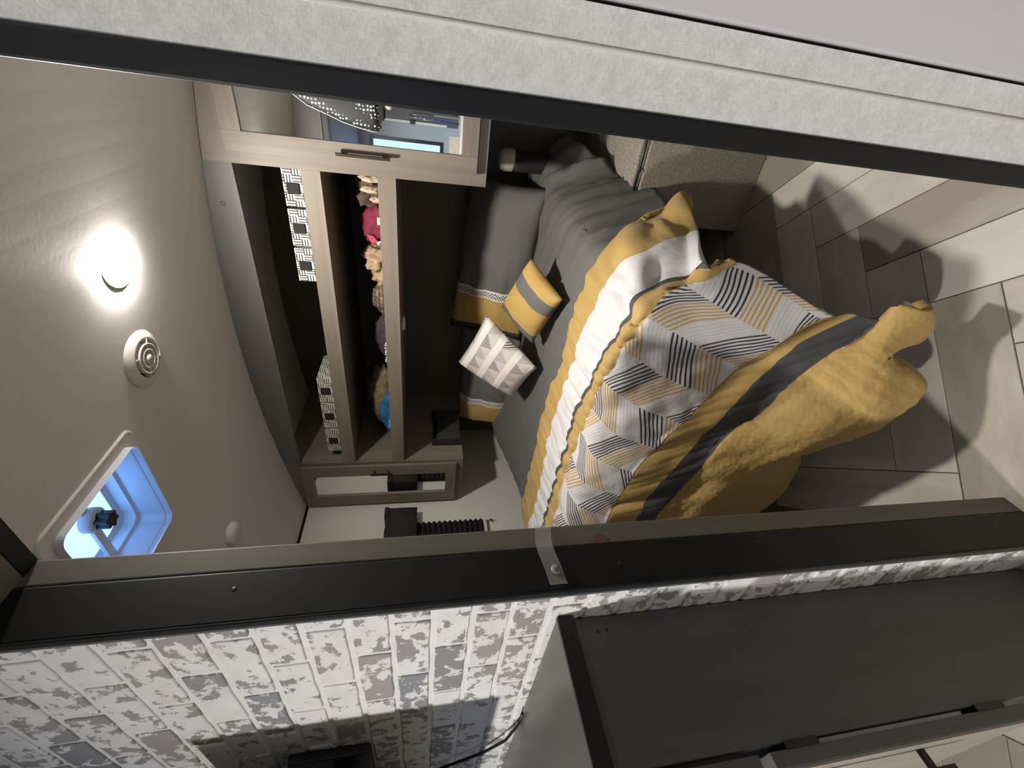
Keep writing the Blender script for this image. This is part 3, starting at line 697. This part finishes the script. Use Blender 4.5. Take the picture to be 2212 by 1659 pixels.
nk = thing('bead_string', (-1.16, 1.835, 1.51), 'short string of pale beads on the lower shelf edge', 'necklace')
for k in range(9):
    lathe('bead', [(0, -0.0055), (0.0045, -0.003), (0.0055, 0), (0.0045, 0.003), (0, 0.0055)], (-1.105 - 0.013 * k, 1.829 + 0.004 * math.sin(k * 1.7), 1.5185 + 0.004 * abs(math.sin(k * 2.1))), (0, 0, 1), 'pale_print', nk, 10)
t = thing('bundled_jacket', (-1.6, 2.0, zsf), 'bundled olive jacket with bright blue lining near the narrow wardrobe', 'clothing')
lump('shell', (-1.585, 2.07, 1.560), (0.195, 0.14, 0.088), 'olive', t, 23, 0.22)
lump('lining', (-1.610, 1.930, 1.515), (0.130, 0.055, 0.058), 'blue', t, 29, 0.3)
lump('lining_patch', (-1.665, 1.885, 1.515), (0.042, 0.02, 0.022), 'teal', t, 31, 0.3)
lump('cuff', (-1.755, 1.93, 1.500), (0.055, 0.05, 0.034), 'orange', t, 33, 0.3)

# black pocket on the inner side of the narrow wardrobe
t = thing('wall_pocket', (-1.845, 2.05, 1.118), 'small black fabric pocket fixed to the narrow wardrobe side', 'organizer')
def yz(name, pts, x0, x1, mat, bev=0.0): return prism(name, pts, 0, x0, x1, mat, t, bev)
def curved(y0, y1, z0, z1, sag):
    P = [(y0 + (y1 - y0) * k / 10, z0) for k in range(11)] + [(y1 - (y1 - y0) * k / 10, z1 - sag * math.sin(math.pi * k / 10)) for k in range(11)]
    return P
yz('back_panel', curved(1.915, 2.19, 1.118, 1.292, 0.010), -1.8675, -1.858, 'black_cloth')
yz('pouch', curved(1.925, 2.18, 1.121, 1.270, 0.014), -1.857, -1.825, plain('dark_pouch', (0.03, 0.029, 0.025), 0.8), 0.003)
for y_ in (1.915, 2.182): box('binding', -1.859, -1.821, y_, y_ + 0.01, 1.118, 1.290, 'black_cloth', t, 0.002)

# polka-dot bag hung on the mirror door
t = thing('polka_bag', (-0.10, 1.74, 1.44), 'black polka-dot pouch hanging over the tall mirror', 'bag')
bm = bmesh.new(); n = 24
prof = [(1.495, 0.115), (1.52, 0.116), (1.56, 0.110), (1.611, 0.099), (1.665, 0.080), (1.72, 0.062), (1.769, 0.030), (1.785, 0.012)]
rings = []
for z, hw in prof:
    rings.append([bm.verts.new((-0.100 + hw * math.copysign(abs(math.cos(2 * math.pi * k / n)) ** 0.8, math.cos(2 * math.pi * k / n)), 1.752 + 0.022 * (hw / 0.116) * math.sin(2 * math.pi * k / n), z)) for k in range(n)])
for A, B in zip(rings, rings[1:]):
    for k in range(n): bm.faces.new((A[k], A[(k + 1) % n], B[(k + 1) % n], B[k]))
bm.faces.new(rings[0][::-1]); bm.faces.new(rings[-1]); bmesh.ops.recalc_face_normals(bm, faces=bm.faces[:])
from_bm('body', bm, 'polka', t, True)
tube('edge_piping', [(-0.100 - hw - 0.002, 1.752, z) for z, hw in prof], 0.0016, 'puck', t)
box('base_band', -0.182, -0.03, 1.732, 1.772, 1.480, 1.4955, 'black_cloth', t, 0.004)
lathe('tassel_bead', [(0, 1.450), (0.012, 1.453), (0.015, 1.465), (0.012, 1.479), (0, 1.481)], (-0.135, 1.752, 0), (0, 0, 1), 'cream', t)
tube('hanging_loop', [(-0.10, 1.752, 1.78), (-0.10, 1.752, 1.86), (-0.085, 1.752, 1.868), (-0.07, 1.752, 1.86), (-0.085, 1.752, 1.78)], 0.003, 'black_cloth', t)

# ------------------------------------------------------------------ window dressing on the left wall
t = thing('window_valance', (XL + 0.045, 1.33, 1.378), 'black fabric valance over the pleated window shade', 'valance')
bm = bmesh.new()
Y0v, Y1v, nn_ = 1.0, 1.690, 40
prof = [(XL + 0.001, 1.552), (XL + 0.075, 1.556), (XL + 0.084, 1.548), (XL + 0.086, 1.47), (XL + 0.082, 1.385), (XL + 0.074, 1.378)]
G = []
for i in range(nn_ + 1):
    y = Y0v + (Y1v - Y0v) * i / nn_
    G.append([bm.verts.new((x + (0.010 * noise.noise(Vector((y * 22, k * 0.8, 1.0))) + 0.003 * math.sin(y * 150 + k)) * (0.0 if k == 0 else 1), y, z + 0.008 * noise.noise(Vector((y * 30, k * 0.7, 4.0))))) for k, (x, z) in enumerate(prof)])
for A, B in zip(G, G[1:]):
    for k in range(len(prof) - 1): bm.faces.new((A[k], A[k + 1], B[k + 1], B[k]))
for g in (G[0], G[-1]):
    e = [bm.verts.new((XL + 0.001, g[0].co.y, 1.38))]
    bm.faces.new(g + e)
bmesh.ops.recalc_face_normals(bm, faces=bm.faces[:]); from_bm('fabric', bm, 'black_cloth', t, True)
box('ruffle', XL + 0.002, XL + 0.09, 1.63, 1.6935, 1.535, 1.562, 'black_cloth', t, 0.006)
t = thing('pleated_shade', (XL + 0.02, 1.31, 0.97), 'black pleated window shade pulled down under the valance', 'window shade')
bm = bmesh.new(); npl = 13; ys_ = (1.0, 1.618)
vs = []
for k in range(npl * 2 + 1):
    z = 1.385 - (1.385 - 0.985) * k / (npl * 2); x = XL + (0.036 if k % 2 else 0.014)
    vs.append([bm.verts.new((x, y, z)) for y in ys_] + [bm.verts.new((XL + 0.002, y, z)) for y in ys_])
for A, B in zip(vs, vs[1:]):
    bm.faces.new((A[0], A[1], B[1], B[0])); bm.faces.new((A[1], A[3], B[3], B[1])); bm.faces.new((A[2], A[0], B[0], B[2]))
bmesh.ops.recalc_face_normals(bm, faces=bm.faces[:]); from_bm('pleats', bm, 'shade_cloth', t)
box('bottom_rail', XL + 0.002, XL + 0.036, ys_[0], ys_[1], 0.968, 0.984, 'white_plastic', t, 0.002)
tube('cord', [(XL + 0.02, 1.612, 0.97), (XL + 0.022, 1.612, 0.93), (XL + 0.024, 1.606, 0.905)], 0.0012, 'black_plastic', t, 6)
lathe('cord_bead', [(0, -0.008), (0.006, -0.005), (0.008, 0), (0.006, 0.005), (0, 0.008)], (XL + 0.022, 1.612, 0.938), (0, 0, 1), 'black_plastic', t, 12)

# ------------------------------------------------------------------ carpeted storage step under the tall wardrobe
t = thing('carpeted_step', (-0.17, 2.08, 0), 'beige carpeted storage box between the bed and the wall', 'storage box')
box('front_face', -0.44, XR - 0.001, 1.742, 1.77, 0, 0.505, 'carpet', t, 0.006)
box('lid', -0.44, XR - 0.001, 1.775, YB - 0.002, 0.49, 0.528, 'carpet', t, 0.006)
box('side_face', -0.44, -0.425, 1.77, YB - 0.002, 0, 0.49, 'carpet', t)
tube('edge_rod', [(-0.43, 1.752, 0.522), (XR - 0.002, 1.752, 0.522)], 0.006, 'black_plastic', t)
for x in (-0.36, -0.245, -0.13): box('rod_clip', x - 0.006, x + 0.006, 1.742, 1.775, 0.507, 0.5165, 'steel', t)
t = thing('bottle', (-0.335, 2.27, 0.528), 'dark bottle with pale round cap in the gap under the tall wardrobe', 'bottle')
lathe('body', [(0.045, 0.5285), (0.048, 0.55), (0.048, 0.90), (0.045, 0.925), (0, 0.925)], (-0.335, 2.27, 0), (0, 0, 1), 'black_cloth', t)
lathe('cap', [(0.046, 0.925), (0.050, 0.935), (0.050, 0.965), (0.044, 0.988), (0.025, 0.997), (0, 0.998)], (-0.335, 2.27, 0), (0, 0, 1), 'cream', t)

# ------------------------------------------------------------------ bed
t = thing('bed', (-1.15, 1.7, 0), 'bed with grey sheet under the shelf bridge', 'bed')
box('base', -1.86, -0.72, 1.20, YB - 0.01, 0, 0.50, 'carpet', t)
box('mattress', -1.885, -0.43, 0.985, YB - 0.01, 0.50, 0.768, 'mattress', t, 0.05, 4)
def sh_row(y, zl, zt, side):
    return [(-1.935, y, zl - 0.16), (-1.925, y, zl - 0.06), (-1.89, y, zl), (-1.65, y, (zl + zt) / 2 + 0.005), (-1.3, y, zt), (-0.95, y, zt + 0.004), (-0.65, y, zt), (-0.49, y, zt - 0.004)] + [(x, y + dy, z) for x, dy, z in side]
rows = [
    (0, sh_row(2.435, 0.90, 0.80, [(-0.42, 0, 0.80), (-0.35, 0, 0.775), (-0.28, 0, 0.73), (-0.23, 0, 0.66)])),
    (1, sh_row(2.22, 0.895, 0.795, [(-0.41, 0, 0.79), (-0.34, -0.02, 0.775), (-0.26, -0.04, 0.735), (-0.21, -0.06, 0.665)])),
    (2, sh_row(2.02, 0.885, 0.79, [(-0.42, 0, 0.775), (-0.365, -0.02, 0.72), (-0.31, -0.04, 0.64), (-0.275, -0.04, 0.555)])),
    (3, sh_row(1.82, 0.845, 0.79, [(-0.43, 0, 0.770), (-0.385, -0.01, 0.71), (-0.345, -0.01, 0.61), (-0.305, -0.01, 0.485)])),
    (4, sh_row(1.62, 0.815, 0.79, [(-0.44, 0, 0.770), (-0.395, 0, 0.71), (-0.350, 0, 0.60), (-0.305, 0, 0.465)])),
    (5, sh_row(1.42, 0.80, 0.785, [(-0.44, 0, 0.765), (-0.405, 0, 0.70), (-0.370, 0, 0.60), (-0.330, 0, 0.50)])),
    (6, sh_row(1.22, 0.785, 0.778, [(-0.45, 0, 0.755), (-0.425, 0, 0.69), (-0.410, 0, 0.60), (-0.405, 0, 0.52)])),
    (7, sh_row(1.02, 0.775, 0.772, [(-0.45, 0, 0.745), (-0.44, 0, 0.69), (-0.43, 0, 0.60), (-0.425, 0, 0.52)])),
]
def sheet_disp(p, v, u):
    a = max(0.0, min(1.0, (u - 0.62) / 0.25))
    d = 0.004 * noise.noise(p * 6) + 0.003 * noise.noise(p * 17)
    # long soft folds running to the hanging corner
    w = p.y * 1.3 + p.x * 0.9
    d += a * (0.024 * noise.noise(Vector((w * 8, (p.x - p.y) * 2.0, p.z * 2))) + 0.010 * noise.noise(Vector((p.y * 24, p.z * 3, p.x * 5))))
    f = abs(noise.noise(Vector((p.x * 3.2 + p.y * 5.5, p.x * 1.2 - p.y * 0.8, 3.3))))
    d -= 0.013 * math.exp(-(f / 0.05) ** 2) * (0.35 + a)
    return d
loft('sheet', rows, 110, 12, 'sheet', t, sheet_disp, 0.006, keep_index=False)

# comforter rows, head to foot
A = [(-1.945, 1.43, 0.66), (-1.93, 1.43, 0.76), (-1.88, 1.45, 0.812), (-1.457, 1.421, 0.81), (-1.266, 1.426, 0.81), (-1.045, 1.399, 0.81), (-0.907, 1.350, 0.81), (-0.739, 1.351, 0.81), (-0.577, 1.312, 0.808), (-0.475, 1.300, 0.80), (-0.415, 1.30, 0.755), (-0.355, 1.325, 0.685), (-0.318, 1.35, 0.60), (-0.282, 1.376, 0.517)]
B = [(-1.945, 1.28, 0.66), (-1.93, 1.28, 0.76), (-1.87, 1.28, 0.815), (-1.572, 1.25, 0.818), (-1.238, 1.285, 0.818), (-1.113, 1.288, 0.818), (-0.924, 1.257, 0.818), (-0.784, 1.228, 0.818), (-0.673, 1.225, 0.817), (-0.583, 1.185, 0.815), (-0.481, 1.165, 0.805), (-0.42, 1.17, 0.775), (-0.37, 1.13, 0.745), (-0.335, 1.15, 0.66), (-0.302, 1.165, 0.571)]
Cc = [(-1.945, 1.13, 0.66), (-1.93, 1.13, 0.76), (-1.86, 1.13, 0.813), (-1.371, 1.13, 0.815), (-1.043, 1.105, 0.815), (-0.952, 1.12, 0.815), (-0.789, 1.06, 0.815), (-0.664, 1.035, 0.813), (-0.594, 1.014, 0.810), (-0.503, 0.980, 0.803), (-0.43, 0.988, 0.787), (-0.39, 1.005, 0.72), (-0.33, 0.968, 0.645)]
D = [(-1.945, 1.04, 0.66), (-1.93, 1.04, 0.76), (-1.86, 1.04, 0.813), (-1.384, 1.03, 0.815), (-1.222, 1.05, 0.815), (-0.988, 1.026, 0.815), (-0.868, 1.004, 0.815), (-0.75, 0.995, 0.813), (-0.643, 0.969, 0.808), (-0.561, 0.954, 0.80), (-0.47, 0.925, 0.785), (-0.41, 0.939, 0.745), (-0.37, 0.935, 0.67), (-0.32, 0.967, 0.57)]
D2 = [(-1.945, 0.95, 0.64), (-1.93, 0.95, 0.74), (-1.85, 0.945, 0.795), (-1.3, 0.945, 0.80), (-1.0, 0.938, 0.785), (-0.85, 0.93, 0.752), (-0.70, 0.925, 0.705), (-0.58, 0.92, 0.655), (-0.48, 0.912, 0.60), (-0.42, 0.90, 0.545), (-0.36, 0.902, 0.44)]
E_ = [(-1.94, 0.91, 0.58), (-1.92, 0.905, 0.66), (-1.80, 0.90, 0.70), (-1.243, 0.88, 0.70), (-1.005, 0.88, 0.676), (-0.881, 0.88, 0.633), (-0.753, 0.88, 0.573), (-0.635, 0.88, 0.52), (-0.552, 0.876, 0.47), (-0.495, 0.872, 0.412), (-0.432, 0.868, 0.355), (-0.400, 0.85, 0.318)]
F_ = [(-1.94, 0.88, 0.50), (-1.92, 0.875, 0.57), (-1.80, 0.87, 0.615), (-1.177, 0.85, 0.613), (-1.063, 0.85, 0.605), (-0.89, 0.85, 0.548), (-0.766, 0.85, 0.505), (-0.626, 0.845, 0.454), (-0.507, 0.84, 0.403), (-0.445, 0.83, 0.36), (-0.385, 0.815, 0.285)]
G_ = [(-1.94, 0.86, 0.43), (-1.92, 0.855, 0.49), (-1.80, 0.85, 0.53), (-1.196, 0.83, 0.56), (-1.053, 0.83, 0.530), (-0.781, 0.825, 0.450), (-0.713, 0.82, 0.403), (-0.543, 0.805, 0.355), (-0.453, 0.80, 0.28), (-0.372, 0.79, 0.235)]
G2 = [(-1.94, 0.86, 0.36), (-1.92, 0.85, 0.41), (-1.80, 0.845, 0.42), (-1.25, 0.80, 0.43), (-1.08, 0.785, 0.39), (-0.93, 0.77, 0.36), (-0.79, 0.735, 0.34), (-0.65, 0.695, 0.31), (-0.55, 0.69, 0.27), (-0.47, 0.735, 0.255), (-0.40, 0.755, 0.235), (-0.328, 0.768, 0.245)]
H_ = [(-1.94, 0.87, 0.30), (-1.92, 0.86, 0.33), (-1.80, 0.86, 0.30), (-1.25, 0.805, 0.26), (-1.085, 0.785, 0.20), (-0.945, 0.79, 0.180), (-0.86, 0.80, 0.205), (-0.775, 0.79, 0.285), (-0.70, 0.72, 0.225), (-0.62, 0.672, 0.190), (-0.51, 0.680, 0.155), (-0.450, 0.735, 0.225), (-0.400, 0.742, 0.155), (-0.360, 0.738, 0.165), (-0.328, 0.748, 0.195)]
I_ = [(x, y + 0.05, z - 0.035) for x, y, z in H_]
A0 = [(x, y + 0.012, z - 0.03) if x < -0.45 else (x + 0.01, y + 0.02, z - 0.01) for x, y, z in A]
rows = [(0.0, A0), (0.12, A), (1, B), (2, Cc), (3, D), (3.5, D2), (4, E_), (5, F_), (6, G_), (7, G2), (7.6, H_), (8.2, I_)]
def comf_disp(p, v, u):
    d = 0.006 * noise.noise(p * 5 + Vector((3, 1, 2))) + 0.004 * noise.noise(p * 13)
    s = p.x * 1.0 + p.z * 0.8
    g = 0.0
    if v < 3.0:    # gathers across the top border
        g = 0.0022 * math.sin(s * 150 + 4 * noise.noise(p * 9)) * (0.4 + abs(noise.noise(p * 8)) * 2) + 0.007 * math.sin(s * 62 + 2.5 * noise.noise(p * 6)) * (0.35 + abs(noise.noise(p * 4)))
        d -= 0.004 * math.exp(-((v - 1.0) / 0.10) ** 2)
        if u > 0.80: d += (u - 0.80) * 0.20 * noise.noise(Vector((p.z * 15 + p.y * 6, p.y * 4, 1.7)))
    elif v < 4.0:
        g = 0.006 * math.sin(s * 30 + 3 * noise.noise(p * 5)) * noise.noise(p * 7) + 0.004 * noise.noise(p * 22)
    elif v < 6.0:  # hanging foot border: creases down the cloth
        g = 0.009 * noise.noise(Vector((s * 16, p.z * 3, 1.1))) + 0.005 * noise.noise(Vector((s * 40, p.z * 5, 2.2)))
    else:
        g = 0.016 * noise.noise(Vector((s * 5, p.z * 13, 5.1))) + 0.008 * noise.noise(Vector((s * 14, p.z * 9, 1.1))) + 0.0015 * noise.noise(p * 30) + 0.002 * math.sin(p.x * 130 + p.z * 60) * math.sin(p.z * 130 - p.x * 60)
    if v > 6.0: g *= min(1.0, (1.0 - u) * 8)
    return -(d + g)
tag(loft('comforter', rows, 380, 14, 'comforter', None, comf_disp, 0.022), 'rumpled gold, white and grey comforter with corded chevrons on the bed', 'comforter')

# pillows and cushions
pillow('pillow', [(-1.235, 2.10, 0.80), (-0.405, 2.09, 0.775), (-0.425, 2.375, 1.115), (-1.275, 2.345, 1.185)], 'sham', 0.17, 'large grey pillow with gold end next to the tall wardrobe', 'pillow', 'bed pillows', crease=0.022, seedv=1.0)
pillow('pillow', [(-1.90, 2.10, 0.775), (-1.22, 2.10, 0.79), (-1.26, 2.37, 1.115), (-1.955, 2.25, 1.115)], 'sham', 0.17, 'grey pillow with gold band mostly behind the triangle-print cushion', 'pillow', 'bed pillows', crease=0.022, seedv=5.0)
pillow('throw_cushion', [(-0.60, 1.70, 0.915), (-0.67, 1.46, 0.825), (-0.985, 1.65, 0.86), (-0.92, 1.89, 0.975)], 'stripe_cushion', 0.10, 'gold cushion with grey stripes leaning on the pillows', 'cushion', 'small bed cushions', n=20)
pillow('throw_cushion', [(-1.37, 1.75, 0.885), (-1.08, 1.60, 0.832), (-0.945, 1.85, 1.05), (-1.29, 1.95, 1.165)], 'tri_cushion', 0.11, 'pale cushion with triangle print and raised white bands', 'cushion', 'small bed cushions', n=20)

# stripes of the gold cushion run the other way: turn its UV a quarter
me = [o for o in COL.objects if o.name.startswith('throw_cushion') and o['label'].startswith('gold')][0].data
for l in me.uv_layers[0].data: l.uv = (l.uv[1], l.uv[0])

# ------------------------------------------------------------------ hall side: console under the brick, television, strap
t = thing('console_cabinet', (-1.35, 0.23, 0), 'dark grey media console against the whitewashed brick', 'cabinet')
XC, ZC, YC0, YC1 = -0.772, 1.118, 0.130, YH - 0.002
box('side_panel', XC - 0.02, XC, YC0, YC1, 0, ZC - 0.03, 'console', t, 0.002)
box('side_panel', -1.95, -1.93, YC0, YC1, 0, ZC - 0.03, 'console', t, 0.002)
tp_ = box('worktop', -1.96, XC + 0.012, YC0 - 0.03, YC1, ZC - 0.03, ZC, 'console_top', t, 0.004, 3)
box('shaded_edge_band', XC + 0.0121, XC + 0.0165, YC0 - 0.032, YC1, ZC - 0.030, ZC - 0.0005, 'black_cloth', t, 0.002)  # edge strip; the shade on this side is put into its dark colour
box('back_panel', -1.93, XC - 0.02, YC1 - 0.012, YC1, 0.02, ZC - 0.03, 'console', t)
box('bottom_panel', -1.93, XC - 0.02, YC0, YC1 - 0.012, 0.06, 0.08, 'console', t)
for k in (0, 1): lathe('screw_cover', [(0.0, 0), (0.003, 0), (0.003, 0.0006), (0, 0.0008)], (XC, 0.318 - 0.0, 1.045 - 0.016 * k), (1, 0, 0), 'black_plastic', t, 12)
for k, xd in enumerate((XC + 0.002, -1.355)):
    d = box('door', xd - 0.575, xd, YC0 - 0.028, YC0 - 0.008, 0.33, 0.84, 'console', t, 0.002)
    box('door_face', xd - 0.572, xd - 0.003, YC0 - 0.0325, YC0 - 0.0285, 0.333, 0.837, 'beige_front', d)
    hxx = xd - 0.05
    box('handle', hxx - 0.006, hxx + 0.006, YC0 - 0.068, YC0 - 0.056, 0.50, 0.76, 'bronze', d, 0.002)
    for z in (0.54, 0.72): box('handle_post', hxx - 0.004, hxx + 0.004, YC0 - 0.057, YC0 - 0.032, z - 0.005, z + 0.005, 'bronze', d)
    for z in (0.40, 0.78): box('hinge', xd - 0.03, xd + 0.0015, YC0 - 0.0085, YC0 + 0.001, z - 0.03, z + 0.03, 'black_plastic', d)
box('drawer_front', -1.93, XC + 0.002, YC0 - 0.028, YC0 - 0.008, 0.86, 1.075, 'console', t, 0.002)
tv = thing('television', (-1.53, 0.15, 1.30), 'black flat television on a wall arm over the console', 'television')
box('screen', -1.98, -1.085, 0.13, 0.165, 1.32, 1.82, 'black_plastic', tv, 0.006)
box('bezel_bottom', -1.98, -1.085, 0.124, 0.13, 1.32, 1.345, 'black_plastic', tv)
box('wall_plate', -1.45, -1.257, 0.325, YH - 0.001, 1.46, 1.632, 'black_plastic', tv, 0.004)
box('arm', -1.45, -1.35, 0.165, 0.327, 1.50, 1.55, 'black_plastic', tv)
tube('cable', [(-1.50, 0.33, 1.30), (-1.42, 0.33, 1.19), (-1.33, 0.325, 1.145), (-1.24, 0.33, 1.1225), (-1.18, 0.332, 1.1225)], 0.0035, 'black_plastic', tv)

t = thing('door_strap', (JX, 0.40, 1.12), 'clear plastic strap with a grey snap on the black door edge', 'strap')
bm = bmesh.new()
path = [(JX - 0.004, 0.4655, 1.134), (JX + 0.003, 0.4655, 1.134), (JX + 0.0045, 0.455, 1.134), (JX + 0.0045, 0.43, 1.139), (JX + 0.006, 0.41, 1.139), (JX + 0.006, 0.385, 1.135), (JX + 0.006, 0.35, 1.131)]
rowsv = []
for k, p in enumerate(path):
    rowsv.append([bm.verts.new((p[0], p[1], p[2] + s)) for s in (-0.0145, 0.0145)])
for a, b_ in zip(rowsv, rowsv[1:]): bm.faces.new((a[0], a[1], b_[1], b_[0]))
so = from_bm('band', bm, 'strap', t); s_ = so.modifiers.new('thickness', 'SOLIDIFY'); s_.thickness = 0.0016; s_.offset = 0
lathe('snap', [(0.0, 0.0), (0.0085, 0.0), (0.0085, 0.002), (0.006, 0.0045), (0, 0.005)], (JX + 0.0072, 0.374, 1.131), (1, 0, 0), plain('snap_grey', (0.18, 0.175, 0.16), 0.45), t, 24)
tag(prism('sticker', [(0.430 + 0.010 * math.cos(a * math.pi / 12), 1.032 + 0.014 * math.sin(a * math.pi / 12)) for a in range(24)], 0, JX + 0.0002, JX + 0.0008, plain('brown_spot', (0.13, 0.07, 0.045), 0.7)), 'small brown oval plug on the grey door lining below the strap', 'plug')

# ------------------------------------------------------------------ hall ceiling lamp, an added fill lamp and the kitchen seen in the mirror
for lx, ly, lmat, lab in ((-1.02, -1.15, 'hall_led', 'lit round ceiling lamp in the hall over the console'), (0.35, -0.6, 'hall_led_fill', 'added dim fill lamp on the hall ceiling by the woven wall')):
    t = thing('hall_ceiling_light', (lx, ly, 2.13), lab, 'lamp', 'hall ceiling lamps')
    lathe('rim', [(0.075, 2.130), (0.075, 2.122), (0.062, 2.118), (0.060, 2.128), (0, 2.128)], (lx, ly, 0), (0, 0, 1), 'white_plastic', t)
    lathe('lens', [(0.0595, 2.1225), (0.058, 2.1195), (0.03, 2.118), (0, 2.1178)], (lx, ly, 0), (0, 0, 1), lmat, t, caps=False)
t = thing('kitchen_counter', (-0.6, YK + 0.32, 0), 'pale kitchen counter reflected at the foot of the tall mirror', 'counter')
box('cabinet', -1.4, 0.3, YK + 0.002, YK + 0.58, 0.0, 0.88, 'white_paint', t)
box('worktop', -1.42, 0.32, YK + 0.002, YK + 0.62, 0.88, 0.92, 'white_paint', t, 0.004)
t = thing('splash_panel', (-0.35, YK, 0.92), 'dark grey kitchen back panel seen in the tall mirror', 'panel')
box('panel', -0.645, 0.30, YK + 0.001, YK + 0.03, 0.921, 2.02, 'dark_slate', t)
box('rail', -0.645, -0.62, YK + 0.03, YK + 0.045, 1.06, 1.95, 'white_paint', t)
for z in (1.48,): box('rail_bracket', -0.65, -0.61, YK + 0.045, YK + 0.06, z - 0.03, z + 0.03, 'black_plastic', t)
t = thing('kitchen_tap', (-0.52, YK + 0.2, 0.92), 'tall spring kitchen tap reflected in the mirror', 'tap')
xk, yk = -0.52, YK + 0.2
tube('riser', [(xk, yk, 0.921), (xk, yk, 1.40), (xk - 0.01, yk + 0.02, 1.47), (xk - 0.02, yk + 0.06, 1.50), (xk - 0.03, yk + 0.11, 1.47), (xk - 0.03, yk + 0.12, 1.36)], 0.009, 'steel', t)
cp = []
for k in range(160):
    f_ = k / 159; a = f_ * 2 * math.pi * 20; zz_ = 1.22 + 0.24 * f_
    cp.append((xk + 0.017 * math.cos(a), yk + 0.017 * math.sin(a), zz_))
tube('spring', cp, 0.003, 'steel', t, 6)
lathe('spray_head', [(0.012, 1.36), (0.016, 1.33), (0.016, 1.25), (0.012, 1.24), (0, 1.24)], (xk - 0.03, yk + 0.12, 0), (0, 0, 1), 'steel', t)
t = thing('dish_brush', (-0.56, YK + 0.25, 0.92), 'blue handled brush standing by the kitchen tap', 'brush')
tube('handle', [(-0.575, YK + 0.24, 0.925), (-0.56, YK + 0.24, 1.30)], 0.009, 'sea_blue', t)
lathe('head', [(0.0, 1.30), (0.018, 1.305), (0.018, 1.35), (0, 1.355)], (-0.558, YK + 0.24, 0), (0, 0, 1), 'white_paint', t)
tag(box('cutting_board', -0.90, -0.70, YK + 0.30, YK + 0.32, 0.921, 1.04, 'cream', None, 0.004), 'cream board standing on the kitchen counter in the mirror', 'board')
